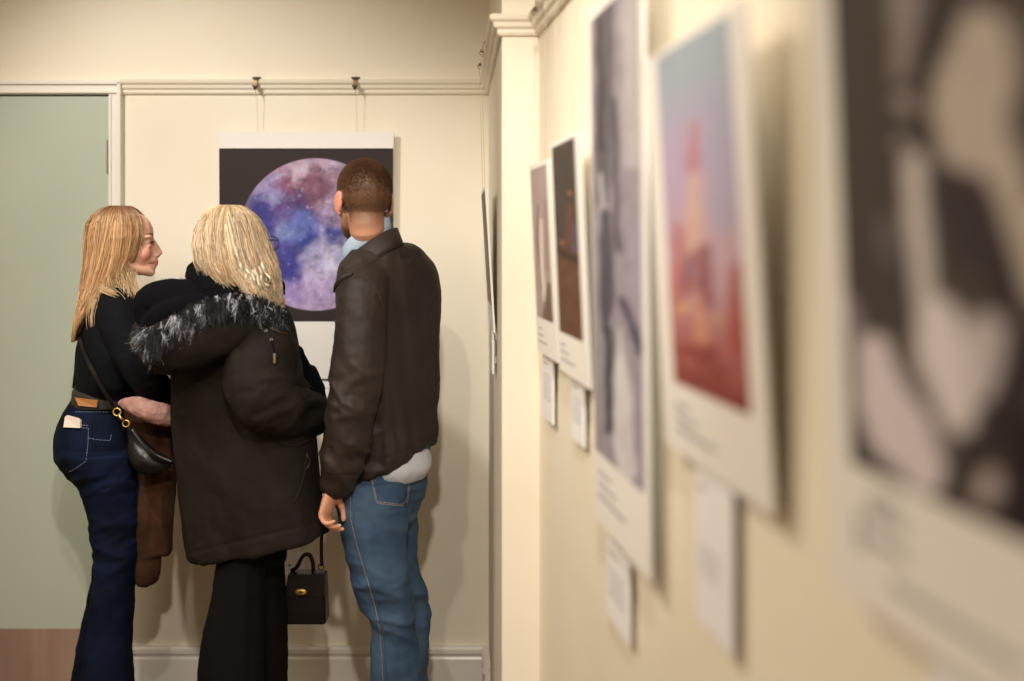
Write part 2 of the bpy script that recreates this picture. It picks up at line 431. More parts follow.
moon, Wm = make_print('moon_print', (mx0, YB-.014, mz0), Vector((1, 0, 0)), Vector((0, -.014, 1)).normalized(), Vector((0, -1, -.014)).normalized(), mx1-mx0, mz1-mz0,
    (.0015, mx1-mx0-.001, (378-321)/sb, (378-149)/sb), paint_moon, 'large poster of a blue and violet full moon hanging on the back wall', tname='moon_photo', nu=300, nv=300)
def text(body, loc, size, m, parent, rotz=0, off=.0):
    cu = bpy.data.curves.new('t', 'FONT'); cu.body = body; cu.size = size; cu.offset = off; cu.extrude = .0003
    o = bpy.data.objects.new('t', cu); col.objects.link(o)
    dg = bpy.context.evaluated_depsgraph_get(); dg.update()
    me = bpy.data.meshes.new_from_object(o.evaluated_get(dg)); bpy.data.objects.remove(o)
    me.transform(Matrix.Translation(loc) @ Matrix.Rotation(rotz, 4, 'Z') @ Matrix.Rotation(PI/2, 4, 'X'))
    me.materials.clear()
    return link('title_lettering', me, parent, m)
text('voice', ((299.0-CX)/sb, YB-.0205, EYE-(373.2-CY)/sb), .0232, M['ink'], moon, off=.0006)
def card(origin, U, w, h, Nn, label, lines, name='caption_card', mt='card'):
    root = empty(name, origin); tag(root, label, 'caption card')
    o = Vector(origin); Z = Vector((0, 0, 1))
    W = lambda u, v, n=0: o+U*u+Z*v+Nn*n
    sh = S(); sh.rings([[W(0,0,n), W(w,0,n), W(w,h,n), W(0,h,n)] for n in (0, .004)]); sh.obj('card', M[mt], root)
    rnd = random.Random(len(label)); s2 = S(); last = None
    for (v, a, b, t) in lines:
        if last is not None and last-v > .1: s2.obj('card_lettering', M['inklight'], root); s2 = S()
        last = v; u = a*w
        while u < b*w-.002:
            l = min(rnd.uniform(.004, .012), b*w-u)
            q = [W(u, v*h, .0042), W(u+l, v*h, .0042), W(u+l, v*h+t, .0042), W(u, v*h+t, .0042)]
            s2.rings([q, [p+Nn*.0004 for p in q]]); u += l+.0022
    s2.obj('card_lettering', M['inklight'], root)
    return root
LN = [(.86, .1, .55, .004)]+[(.70-.055*i, .1, .85-.1*(i % 3 == 2), .0022) for i in range(8)]
c0 = (300-CX)/sb
card(((258-CX)/sb, YB-.0065, EYE-(426-CY)/sb), Vector((1,0,0)), (340-258)/sb, (426-381)/sb, Vector((0,-1,0)), 'white caption card under the moon poster', [(.84,.06,.9,.003)]+[(.62-.07*i, .06, .9, .0028) for i in range(2)]+[(.3,.06,.5,.003)])
# near wall boards
UN = Vector((KN, -1, 0)).normalized()         # towards the camera
NN = Vector((-1, -KN, 0)).normalized()        # into the room
KK = 1/UN.y*-1                                # metres of wall per metre of depth
def wallboard(Y0, Y1, z0, z1, ot, ob, img, paint, label, caption, far=False, **kw):
    """Y0 far edge, Y1 near edge; ot / ob gap to the wall at top and bottom"""
    if far:
        U = Vector((KF, -1, 0)).normalized(); N0 = Vector((-1, -KF, 0)).normalized(); X0 = farX(Y0)
    else: U, N0, X0 = UN, NN, nearX(Y0)
    h = z1-z0; V = (Vector((0, 0, 1))*h+N0*(ot-ob)).normalized(); Nn = U.cross(V)
    if Nn.dot(N0) < 0: Nn = -Nn
    w = (Y0-Y1)*(-1/U.y)
    o = Vector((X0, Y0, z0))+N0*ob
    iy0, iy1, iz0, iz1 = img
    k = -1/U.y
    return make_print('hanging_print', o, U, V, Nn, w, h, ((Y0-iy0)*k, (Y0-iy1)*k, iz0-z0, min(iz1, z1-.004)-z0), paint, label, caption, **kw)
def p4(px, py, u, v):
    wx = px+6*fbm(px/40, py/40, 3); wy = py+6*fbm(px/40+9, py/40, 3)
    c = np.zeros((len(px), 3))+np.array(lin(72, 64, 58))
    def st(pts, rgb, k=1., soft=10):
        nonlocal c; c = mixc(c, seg(wx, wy, pts, soft), rgb, k)
    st([(845, 300, 6), (862, 345, 8)], (150, 138, 138), .8); st([(888, 225, 8), (890, 260, 6)], (110, 100, 100), .7)
    st([(905, -60, 18), (905, 30, 15), (902, 70, 9)], (150, 136, 130), .9, 16); st([(904, 103, 9)], (170, 156, 150), .9, 10); st([(902, 145, 8)], (150, 138, 134), .9, 10)
    st([(940, -60, 14), (935, 30, 10), (925, 130, 9), (930, 170, 8)], (54, 44, 44), .9, 12)
    st([(990, 45, 38), (968, 110, 38), (975, 150, 34), (1010, 210, 34), (1050, 260, 44)], (186, 172, 156), 1., 14)
    st([(975, 70, 6), (985, 65, 5)], (165, 150, 138), .8, 8)
    st([(990, 0, 8), (1015, 20, 9), (1030, 90, 8), (1035, 200, 8)], (78, 66, 66), .85, 12)
    st([(940, 170, 10), (970, 190, 18), (1000, 260, 16), (1015, 330, 20)], (56, 46, 46), 1., 10)
    st([(955, 210, 22), (968, 255, 18)], (62, 52, 52), 1., 10)
    st([(916, 165, 12), (916, 230, 11), (922, 290, 11), (930, 330, 16)], (200, 188, 178), 1., 10)
    st([(938, 320, 22), (948, 370, 30), (958, 420, 16)], (216, 204, 196), 1., 14)
    st([(985, 330, 18), (982, 390, 14)], (196, 184, 178), .9, 12)
    st([(872, 352, 16), (882, 400, 26), (898, 430, 30), (925, 470, 22)], (208, 194, 190), 1., 12)
    st([(912, 345, 4), (928, 400, 6), (945, 455, 8)], (120, 108, 106), .8, 10)
    st([(955, 480, 9), (985, 440, 12), (1010, 400, 14), (1030, 360, 20)], (48, 40, 40), 1., 10)
    st([(992, 488, 15)], (186, 168, 160), .9, 12); st([(1030, 440, 26), (1030, 520, 26)], (40, 31, 31), 1., 12)
    st([(1060, 500, 10), (1200, 560, 60)], (140, 126, 120), .8, 20)
    return np.clip(c*np.array([1.12, 1.16, 1.3]), 0, 1)
def p3(px, py, u, v):
    t = np.clip(1-v, 0, 1)
    c = np.zeros((len(px), 3))+np.array(lin(162, 174, 186))
    c = mixc(c, sst(.05, .35, t), (186, 166, 196)); c = mixc(c, sst(.35, .65, t), (196, 166, 180)); c = mixc(c, sst(.62, .9, t), (168, 100, 100)); c = mixc(c, sst(.85, 1., t), (132, 62, 62))
    wx = px+5*fbm(px/12, py/18, 3, 4); wy = py+6*fbm(px/14+9, py/14, 3, 4)
    def st(pts, rgb, k=1., soft=8):
        nonlocal c; c = mixc(c, seg(wx, wy, pts, soft), rgb, k)
    st([(720, 100, 16), (725, 220, 14)], (166, 168, 190), .6, 16)
    st([(693, 125, 3), (692, 165, 8)], (190, 120, 112), .75, 12); st([(693, 180, 7), (695, 250, 9)], (218, 180, 160), .8, 14)
    st([(678, 230, 5), (680, 300, 8)], (186, 116, 116), .8); st([(702, 250, 8), (705, 300, 9)], (130, 66, 84), .8); st([(690, 255, 3), (688, 290, 5)], (124, 62, 84), .8)
    st([(735, 270, 6), (738, 350, 9)], (160, 70, 62), .8); st([(684, 310, 5)], (222, 176, 110), .8); st([(698, 300, 4), (702, 340, 5)], (214, 160, 132), .8); st([(720, 320, 6)], (206, 150, 110), .7)
    st([(676, 350, 4), (700, 350, 8), (720, 380, 9)], (134, 62, 60), .7); st([(712, 350, 3), (728, 385, 3)], (110, 42, 46), .7); st([(667, 65, 2)], (110, 120, 130), .6, 4)
    c = mixc(c, np.clip(fbm(px/9, py/9, 5)*1.5, 0, 1)*sst(.4, .7, t), (196, 120, 96), .5)
    return c
def pbig(px, py, u, v):
    c = np.zeros((len(px), 3))+np.array(lin(168, 158, 164))
    wx = px+3*fbm(px/8, py/25, 3, 4); wy = py
    def st(pts, rgb, k=1., soft=5):
        nonlocal c; c = mixc(c, seg(wx, wy, pts, soft), rgb, k)
    st([(604, -60, 9), (604, 120, 9), (603, 200, 7)], (104, 96, 98), .9); st([(600, 20, 2), (601, 150, 3)], (66, 58, 62), .8)
    st([(630, -60, 9), (632, 160, 8)], (206, 198, 192), .8, 8); st([(614, 100, 3), (618, 250, 3)], (76, 68, 76), .8)
    st([(601, 175, 2), (603, 205, 3)], (210, 204, 198), .8, 4)
    st([(606, 215, 6), (607, 300, 7), (605, 330, 4)], (84, 78, 84), .9); st([(598, 250, 2), (599, 430, 2)], (160, 150, 150), .8, 4)
    st([(636, 230, 8), (640, 320, 9)], (172, 164, 176), .8); st([(622, 300, 4), (640, 350, 5), (655, 360, 5)], (86, 78, 90), .9)
    st([(609, 330, 4), (609, 430, 4)], (72, 66, 72), .9); st([(619, 330, 1), (622, 380, 8), (624, 440, 10), (628, 470, 10)], (226, 218, 214), .95, 5)
    st([(646, 370, 6), (648, 500, 8)], (166, 156, 172), .8)
    c = c*(1+.18*fbm(px/5, py/14, 6, 4)[:, None])*np.array([.84, .86, .94]); return np.clip(c, 0, 1)
def p2(px, py, u, v):
    c = np.zeros((len(px), 3))+np.array(lin(74, 66, 60))
    c = mixc(c, sst(.55, .35, v), (104, 74, 58))
    def st(pts, rgb, k=1., soft=3):
        nonlocal c; c = mixc(c, seg(px, py, pts, soft), rgb, k)
    st([(570, 205, 3), (570, 225, 4), (569, 245, 4)], (104, 70, 62), .8); st([(570, 193, 2.5)], (150, 96, 76), .9); st([(562, 243, 2)], (160, 100, 72), .9); st([(575, 225, 1.5), (575, 250, 2)], (96, 92, 120), .8)
    st([(556, 250, 3), (580, 262, 3)], (50, 40, 38), .7, 6)
    return np.clip(c*(1+.25*fbm(px/4, py/6, 2, 3)[:, None]), 0, 1)
def p1(px, py, u, v):
    c = np.zeros((len(px), 3))+np.array(lin(170, 154, 150))
    def st(pts, rgb, k=1., soft=3):
        nonlocal c; c = mixc(c, seg(px, py, pts, soft), rgb, k)
    st([(538, 205, .6), (537, 240, .8), (542, 290, 1)], (96, 82, 76), .8, 2); st([(541, 220, 1.2), (542, 270, 1.8), (545, 300, 2)], (226, 214, 208), .9, 3)
    st([(545, 200, 1), (547, 270, 1.2)], (150, 126, 120), .8, 2); st([(549, 285, 2), (548, 320, 6)], (110, 88, 74), .9, 4)
    return c
def p0(px, py, u, v):
    c = np.zeros((len(px), 3))+np.array(lin(150, 130, 124)); c = mixc(c, sst(.4, .9, v), (134, 122, 112))
    return np.clip(c*(1+.2*fbm(u*4, v*6, 2, 3)[:, None]), 0, 1)
B = []
B.append(wallboard(.935, .555, 1.265, 1.83, .045, .02, (.885, .585, 1.377, 1.80), p4, 'blurred black and white figure print closest to the camera on the right wall',
    [(.055, .045, .012, .03), (.075, .075, .06, .01), (.075, .055, .06, .008), (.11, .03, .17, .008), (.08, .09, .045, .008)]))
B.append(wallboard(1.4745, 1.082, 1.283, 1.7936, .045, .015, (1.41, 1.13, 1.375, 1.787), p3, 'pink and lavender print of a temple spire on the right wall',
    [(.06, .06, .06, .006), (.06, .045, .09, .006), (.06, .03, .16, .006)]))
B.append(wallboard(1.904, 1.54, 1.077, 1.95, .03, .02, (1.895, 1.56, 1.196, 1.93), pbig, 'tallest black and white print on the right wall, its top above the picture',
    [(.03, .085, .1, .006), (.03, .065, .14, .006), (.03, .045, .2, .007)]))
B.append(wallboard(2.262, 1.955, 1.29, 1.75, .04, .02, (2.235, 1.995, 1.371, 1.742), p2, 'dark brown print with a small red lit figure on the right wall',
    [(.03, .055, .06, .005), (.03, .04, .09, .005), (.03, .025, .15, .005)]))
B.append(wallboard(2.55, 2.285, 1.30, 1.726, .04, .02, (2.527, 2.312, 1.381, 1.715), p1, 'small pale pinkish grey print beside the wall corner',
    [(.03, .055, .05, .004), (.03, .04, .07, .004), (.03, .025, .12, .004)]))
B.append(wallboard(3.36, 2.965, 1.305, 1.70, .03, .006, (3.345, 2.985, 1.375, 1.69), p0, 'brownish grey print hanging edge-on in the far wall recess', [(.03, .045, .07, .004), (.03, .03, .1, .004)], far=True))
def ncard(Y0, Y1, z0, z1, label, lines=LN, far=False):
    U, N0, X0 = (UN, NN, nearX(Y0)) if not far else (Vector((KF, -1, 0)).normalized(), Vector((-1, -KF, 0)).normalized(), farX(Y0))
    o = Vector((X0, Y0, z0))+N0*.009
    # two small blocks of sticky pad hold the card off the wall
    r = card(o, U, (Y0-Y1)*(-1/U.y), z1-z0, N0, label, lines)
    w = (Y0-Y1)
    for v in (.2, .8):
        s = S(); a = o+U*w*.4+Vector((0, 0, (z1-z0)*v)); q = [a, a+U*.02, a+U*.02+Vector((0, 0, .02)), a+Vector((0, 0, .02))]
        s.rings([q, [p-N0*.009 for p in q]]); s.obj('sticky_pad', M['board'], r)
    return r
ncard(.79, .66, 1.06, 1.252, 'white caption card at the bottom edge under the closest print')
ncard(1.3615, 1.2236, 1.09, 1.279, 'white caption card under the pink temple print', [(.86, .08, .3, .006)]+[(.5-.04*i, .1, .7, .002) for i in range(5)])
ncard(1.865, 1.71, .924, 1.05, 'white caption card under the tallest black and white print')
ncard(2.19, 2.068, 1.164, 1.283, 'white caption card under the dark brown print')
ncard(2.552, 2.414, 1.149, 1.293, 'white caption card under the small pale pinkish print')
ncard(3.13, 3.0, 1.19, 1.298, 'white caption card under the print in the far recess', far=True)
# rail hooks with wires
def hook(pos, nrm, side, wire_to, label):
    """pos on the wall at rail height; nrm into room; side along the wall"""
    root = empty('picture_hook', pos); tag(root, label, 'picture hook', None)
    p = Vector(pos); n = Vector(nrm).normalized(); Z = Vector((0, 0, 1)); sd = Vector(side).normalized()
    pts = [p+n*.006+Z*.053, p+n*.026+Z*.0565, p+n*.036+Z*.045, p+n*.037+Z*.03, p+n*.034+Z*.018, p+n*.042+Z*.012, p+n*.048+Z*.022]
    s = S(); R = []
    for q, w in zip(pts, (.015, .014, .006, .005, .0045, .004, .004)):
        R.append([q-sd*w, q+sd*w, q+sd*w+n*.002-Z*.001, q-sd*w+n*.002-Z*.001])
    s.rings(R); s.tube([p+n*.041-sd*.006+Z*.024, p+n*.041+sd*.006+Z*.024], .0045, sub=1, k=10)
    s.obj('hook', M['bronze'], root)
    a = p+n*.042+Z*.012
    w = S(); w.tube([a, a-Z*.012+sd*.002, a-Z*.02+sd*.004], .0016, sub=2, k=6); w.tube([a-Z*.018+sd*.004, Vector(wire_to)], .0006, sub=1, k=5)
    w.obj('wire', M['wire'], root)
for x in (258, 356.5):
    X = (x-CX)/sb; X2 = X+.006
    hook((X, YB, RB), (0, -1, 0), (1, 0, 0), (X2, YB-.027, mz1-.004), '%s hook on the picture rail above the moon poster' % ('left' if x < 300 else 'right'))
names = ['closest print', 'pink temple print', 'tallest black and white print', 'dark brown print', 'pale pinkish print', 'print in the far recess']
for (root, Wf), nm, (Ya, Yb_, zt, ot) in zip(B, names, ((.935, .555, 1.83, .045), (1.4745, 1.082, 1.7936, .045), (1.904, 1.54, 1.95, .03), (2.262, 1.955, 1.75, .04), (2.55, 2.285, 1.726, .04), (3.36, 2.965, 1.70, .03))):
    far = nm.endswith('recess')
    fx = farX if far else nearX
    U, N0 = (UN, NN) if not far else (Vector((KF, -1, 0)).normalized(), Vector((-1, -KF, 0)).normalized())
    for q, k in enumerate((.2, .8)):
        Y = Ya+(Yb_-Ya)*k
        if Y < .8: continue
        base = Vector((fx(Y), Y, RB))
        hook(base, N0, U, Vector((fx(Y), Y, zt-.004))+N0*(ot+.002), '%s rail hook above the %s' % (('farther', 'nearer')[q], nm))
# ------------------------------------------------------------------ people
def yawv(a): a = math.radians(a); return Vector((-math.sin(a), math.cos(a), 0)), Vector((-math.cos(a), -math.sin(a), 0))
class Head:
    def __init__(s, c, yaw, pitch=0, sc=1.0, roll=0):
        f, l = yawv(yaw); up = Vector((0, 0, 1)); p = math.radians(pitch)
        f2 = f*math.cos(p)+up*math.sin(p); u2 = up*math.cos(p)-f*math.sin(p)
        if roll: r = math.radians(roll); l, u2 = l*math.cos(r)+u2*math.sin(r), u2*math.cos(r)-l*math.sin(r)
        s.c = Vector(c); s.f, s.l, s.u, s.k = f2, l, u2, sc
        s.R = Matrix((f2, l, u2)).transposed()
    def w(s, x, y, z): return s.c+(s.f*x+s.l*y+s.u*z)*s.k
    def local(s, co):
        A = np.array(s.R); return (co-np.array(s.c)) @ A / s.k
    def e(s, sh, c, r, rz=0, ry=0):
        R = s.R
        if rz: R = R @ Matrix.Rotation(math.radians(rz), 3, 'Z')
        if ry: R = R @ Matrix.Rotation(math.radians(ry), 3, 'Y')
        sh.ell(s.w(*c), [q*s.k for q in r], R)
    def build(s, sh, neck, female=False):
        e = lambda c, r, **k: s.e(sh, c, r, **k)
        e((-.010, 0, .024), (.096, .075, .090)); e((.03, 0, .03), (.062, .064, .07))
        e((.030, 0, -.03), (.058, .058, .07)); e((.018, 0, -.062), (.052, .054, .042))
        e((.050, 0, -.082), (.042, .036, .026)); e((.072, 0, -.098), (.018, .020, .015))
        for q in (-1, 1):
            e((.070, q*.030, .018), (.019, .028, .010)); e((.053, q*.038, -.034), (.028, .019, .027))
            e((.0965, q*.0115, -.044), (.0085, .0065, .0060)); e((.0755, q*.031, .0055), (.0135, .018, .0085)); e((.073, q*.031, -.013), (.012, .017, .006)); e((.066, q*.031, -.002), (.017, .017, .0135))
            sh.tube([s.w(-.004, q*.058, -.045), s.w(.016, q*.052, -.070), s.w(.048, q*.036, -.090), s.w(.076, q*.010, -.100)], [.014*s.k, .015*s.k, .015*s.k, .014*s.k], k=12)
            # ear: shell, lobe
            e((-.010, q*(.075 if female else .081), -.006), (.021, .0075, .033), rz=q*(4 if female else 14), ry=-12); e((-.004, q*.077, -.036), (.010, .007, .011))
        sh.tube([s.w(.086, 0, .012), s.w(.100, 0, -.014), s.w(.109, 0, -.038)], [.0058*s.k, .0062*s.k, .0078*s.k], k=12)
        e((.098, 0, -.047), (.012, .006, .005)); e((.088, 0, -.022), (.015, .0105, .030)); e((.094, 0, -.038), (.012, .010, .014))
        e((.084, 0, -.060), (.016, .026, .012)); e((.0945, 0, -.0645), (.0080, .017, .0048)); e((.0925, 0, -.0745), (.0080, .015, .0055))
        e((.080, 0, -.084), (.014, .02, .008))
        r = .050 if female else .0515
        sh.tube([s.w(-.022, 0, -.03), s.w(-.022, 0, -.085), Vector(neck[0]), Vector(neck[1])], [.05*s.k, r, r*1.03, r*1.35], k=20)
    def eyes(s, parent, iris):
        for q in (-1, 1):
            sh = S(); s.e(sh, (.0700, q*.031, -.003), (.0122, .0122, .0122))
            v = np.array(sh.v); L = s.local(v)-np.array((.0700, q*.031, -.003)); an = np.hypot(L[:, 1], L[:, 2]); fr = L[:, 0] > 0
            c = np.where(((an < .0062) & fr)[:, None], np.array(iris), np.array((.8, .78, .76))); c = np.where(((an < .003) & fr)[:, None], .01, c)
            sh.obj('eye', M['eyew'], parent, True, c)
def hand(sh, w, d, n, side, curl=(.5, .6, .5), sc=1., spread=.05, thumb=.5):
    w = Vector(w); d = Vector(d).normalized(); n = Vector(n); n = (n-d*n.dot(d)).normalized(); t = d.cross(n)
    if t.dot(Vector(side)) < 0: t = -t
    R = []
    for q, hw, th in ((-.02, .027, .020), (0, .029, .019), (.02, .034, .018), (.05, .041, .0165), (.08, .042, .014), (.098, .038, .011)):
        c = w+d*q*sc
        R.append([c+t*hw*sc*math.cos(2*PI*j/20)+n*th*sc*math.sin(2*PI*j/20) for j in range(20)])
    sh.rings(R)
    for i, (o, ln, r) in enumerate(((.031, .070, .0088), (.0105, .079, .009), (-.0105, .073, .0086), (-.030, .057, .0078))):
        b = w+d*.088*sc+t*o*sc-n*.001; dd = (d+t*o*spread*20*.3); dd.normalize(); a = 0; pts = [b-dd*.02*sc, b]; rr = [r*sc, r*1.05*sc]
        for k, fr in enumerate((.45, .3, .25)):
            a += curl[k]*(1+.12*i)
            dirv = dd*math.cos(a)+n*math.sin(a); b = b+dirv*ln*fr*sc; pts.append(b); rr.append(r*(1-.09*(k+1))*sc)
        sh.tube(pts, rr, k=10, sub=3)
    b = w+d*.022*sc+t*.026*sc; dd = (d*.75+t*.55+n*thumb).normalized()
    p1 = b+dd*.035*sc; p2 = p1+(dd*.8+d*.4+n*thumb*.4).normalized()*.03*sc; p3 = p2+(d+n*thumb*.6).normalized()*.025*sc
    sh.tube([b-dd*.012, b, p1, p2, p3], [.012*sc, .0145*sc, .0115*sc, .010*sc, .008*sc], k=10, sub=3)
def foot(sh, a, f, grow=0):
    a = Vector(a); f = Vector(f).normalized(); R = Matrix((f, Vector((-f.y, f.x, 0)), Vector((0, 0, 1)))).transposed()
    z = -a.z
    sh.ell(a+f*.07+Vector((0, 0, z+.035+grow)), (.125+grow, .042+grow, .034+grow), R); sh.ell(a+f*-.01+Vector((0, 0, z+.05+grow)), (.05+grow, .035+grow, .05+grow), R)
    sh.ell(a+f*.12+Vector((0, 0, z+.027+grow)), (.07+grow, .046+grow, .026+grow), R)
def shoes(name, m, parent, feet):
    for a, f in feet:
        sh = S(); foot(sh, a, f, .006); f = Vector(f).normalized(); a = Vector(a)
        o = remesh(sh, name, m, parent, .006, 3)
        s = S(); Lf = Vector((-f.y, f.x, 0)); R = []
        for z in (0.001, .018):
            R.append([Vector((a.x, a.y, z))+f*(.07+.14*math.cos(2*PI*j/28))+Lf*(.047+.008*math.cos(2*PI*j/28))*math.sin(2*PI*j/28) for j in range(28)])
        s.rings(R).obj('sole', M['black'], o)
def strands(name, m, parent, paths, cols, rad, under=None, ucol=None, k=3):
    """paths: list of point lists; cols: colour per strand or per point"""
    V = []; Fc = []; C = []; n = 0
    for p, c, in zip(paths, cols):
        p = np.asarray(p); L = len(p)
        t = np.gradient(p, axis=0); t /= np.linalg.norm(t, axis=1)[:, None]+1e-9
        a = np.cross(t, (.31, .2, .93)); a /= np.linalg.norm(a, axis=1)[:, None]+1e-9; b = np.cross(t, a)
        r = rad*np.sqrt(np.clip(1-np.linspace(0, 1, L)**3, .03, 1))
        for j in range(k):
            th = 2*PI*j/k
            V.append(p+(a*math.cos(th)+b*math.sin(th))*r[:, None])
        idx = lambda i, j: n+j*L+i
        for i in range(L-1):
            for j in range(k):
                j2 = (j+1) % k; Fc.append((idx(i, j), idx(i, j2), idx(i+1, j2), idx(i+1, j)))
        c = np.asarray(c); cc = np.tile(c, (L, 1)) if c.ndim == 1 else c
        for j in range(k): C.append(cc)
        n += k*L
    V = np.vstack(V); C = np.vstack(C)
    if under is not None:
        uv = np.array(under.v); Fc += [tuple(n+i for i in f) for f in under.f]; V = np.vstack([V, uv]); C = np.vstack([C, np.tile(np.array(ucol), (len(uv), 1))])
    me = bpy.data.meshes.new(name); me.from_pydata(V.tolist(), [], Fc); me.update()
    me.polygons.foreach_set('use_smooth', [True]*len(me.polygons)); setcol(me, C)
    return link(name, me, parent, m)
class HairShell:
    """rows: (y, xc, halfwidth px, D, half depth m)"""
    def __init__(s, rows, D):
        s.r = np.array(rows, float); s.n = len(rows); s.D = D
    def at(s, t, phi, k=1.0):
        x = np.clip(t, 0, 1)*(s.n-1); i = np.clip(x.astype(int), 0, s.n-2); u = (x-i)
        u = u[..., None]; g = lambda q: s.r[np.clip(i+q, 0, s.n-1)]
        v = g(0)*(-.5*u+u*u-.5*u**3)+g(1)*(1-2.5*u*u+1.5*u**3)+g(2)*(.5*u+2*u*u-1.5*u**3)+g(-1)*(-.5*u*u+.5*u**3)
        y, xc, hw, D, hd = (v[..., q] for q in range(5)); D = D+DOFF; sc = F/D
        X = (xc-CX)/sc+hw*k/sc*np.cos(phi); Y = D+hd*k*np.sin(phi); Z = EYE-(y-CY)/sc
        return np.stack([X, Y, Z], -1)
    def solid(s, sh, k=.94, tmax=1.0):
        ts = np.linspace(0, tmax, 30); ph = np.linspace(0, 2*PI, 36, endpoint=False)
        sh.rings([s.at(np.full(36, t), ph, k).tolist() for t in ts]); return sh
# ================================================================ MAN
mH = Head(P(363.8, 200.5, 3.17), 27, -6, .985)
Fm, Lm = yawv(48)
sh = S()
neckb = P(378, 262, 3.19)
mH.build(sh, (P(371, 236, 3.18), P(380, 264, 3.19)))
tors = [(256, 362, 406), (272, 354, 424), (300, 352, 432), (360, 354, 430), (420, 360, 422), (470, 362, 414), (492, 362, 408)]
rowloft(sh, tors, math.radians(48), 3.19, .6)
armL = [P(362, 290, 3.06), P(357, 395, 3.03), P(335, 483, 3.03)]
armR = [P(416, 287, 3.29), P(415, 380, 3.37), P(395, 440, 3.50)]
sh.tube(armL, [.055, .045, .03], k=16); sh.tube(armR, [.05, .042, .028], k=16)
hL = P(333, 485, 3.03)
hand(sh, hL, (P(328, 505, 3.02)-P(334, 483, 3.03)), (.95, -.25, -.2), (-.3, .9, 0), (.55, .75, .35), .93, thumb=.55)
hand(sh, P(395, 440, 3.50), (-.6, .3, -.5), (.3, 0, -.6), (0, -1, 0), (.4, .4, .3), .95)
legN = [P(382, 480, 3.17), P(374, 515, 3.13), P(382, 580, 3.12), P(393, 635, 3.14), P(399, 745, 3.16)]
legF = [P(394, 480, 3.22), P(396, 515, 3.27), P(397, 560, 3.27), P(407, 640, 3.28), P(408, 745, 3.28)]
sh.tube(legN, [.06, .062, .052, .043, .033], k=16); sh.tube(legF, [.06, .048, .044, .042, .033], k=16)
feetM = [(P(404, 758, 3.16), Vector((-.75, .66, 0))), (P(412, 752, 3.28), Vector((-.5, .86, 0)))]
for a, f in feetM: foot(sh, a, f)
SK = np.array(lin(222, 164, 134))
HB = np.array(lin(98, 68, 46))
def hairmask(L):
    """1 on the scalp, fading down the nape and in front of the ear"""
    low = -.118+.052*sst(-.03, .02, L[:, 0])+.06*sst(.02, .06, L[:, 0])+.03*sst(.055, .08, L[:, 0])
    m = sst(-.0, .11, L[:, 2]-low)
    ear = (np.abs(L[:, 1]) > .0765) & (L[:, 2] < .03)
    return np.where(ear, 0, m)
def mancol(co):
    L = mH.local(co); n = len(co)
    c = np.tile(SK, (n, 1)); inhead = (np.abs(L[:, 2]) < .16) & (np.hypot(L[:, 0], L[:, 1]) < .16)
    ear = (np.abs(L[:, 1]) > .074) & (L[:, 2] < .03) & (L[:, 2] > -.05)
    c[inhead & ear] = np.array(lin(214, 146, 120))
    m = hairmask(L)*inhead; sp = 1.0
    c = c+(HB-c)*(np.clip(m, 0, 1)**.5*.93)[:, None]
    bd = sst(-.02, .015, L[:, 0])*sst(-.035, -.06, L[:, 2])*sst(-.13, -.118, L[:, 2])*inhead
    bd = np.maximum(bd, sst(.0, .02, L[:, 0])*sst(.045, .03, L[:, 0])*sst(-.0, -.02, L[:, 2])*(L[:, 2] > -.09)*inhead*.7)
    lips = (L[:, 0] > .085) & (np.abs(L[:, 2]+.069) < .009) & (np.abs(L[:, 1]) < .02)
    c = c+(np.array(lin(92, 60, 40))-c)*np.clip(bd*.75*sp, 0, 1)[:, None]
    c[lips & inhead] = np.array(lin(176, 100, 88))
    return c
man = remesh(sh, 'person', M['skin'], None, .0036, 2, colorf=mancol)
tag(man, 'man with short brown hair in a dark brown jacket and blue jeans, seen from behind', 'person', 'gallery visitors looking at the moon poster')
mH.eyes(man, lin(90, 70, 50))
# hair: short strands on the scalp
me = man.data; nv = len(me.vertices); vc = np.empty(nv*3); me.vertices.foreach_get('co', vc); vc = vc.reshape(-1, 3)
vn = np.empty(nv*3); me.vertex_normals.foreach_get('vector', vn); vn = vn.reshape(-1, 3)
L = mH.local(vc); msk = hairmask(L)*(np.abs(L[:, 2]) < .14)*(np.hypot(L[:, 0], L[:, 1]) < .12)
idx = np.where(msk > .03)[0]; sel = RNG.choice(idx, 30000); paths = []; cols = []
fwd = np.array(mH.f); upv = np.array(mH.u)
for i in sel:
    if RNG.rand() > msk[i]**3*1.2: continue
    top = float(sst(.0, .085, L[i, 2])); ln = .0015+.009*top*msk[i]
    p = vc[i]+RNG.normal(0, .0012, 3); d = vn[i]*1.0+fwd*.35*top-upv*.35*(1-top)+RNG.normal(0, .10, 3); d /= np.linalg.norm(d)
    b = -fwd*.0 - upv*.15
    paths.append([p-vn[i]*.001, p+d*ln*.5, p+d*ln+b*ln*.3]); cols.append(HB*(.8+.4*RNG.rand()))
# eyebrows
for q in (-1, 1):
    for _ in range(120):
        u = RNG.rand(); p = np.array(mH.w(.0895-.018*u*u, q*(.014+.034*u), .018+.006*math.sin(u*2.4)+RNG.normal(0, .0015)))
        d = np.array(mH.l)*q*.008+np.array(mH.u)*.002; paths.append([p, p+d*.5, p+d]); cols.append(HB)
strands('short_hair', M['buzz'], man, paths, cols, .0004)
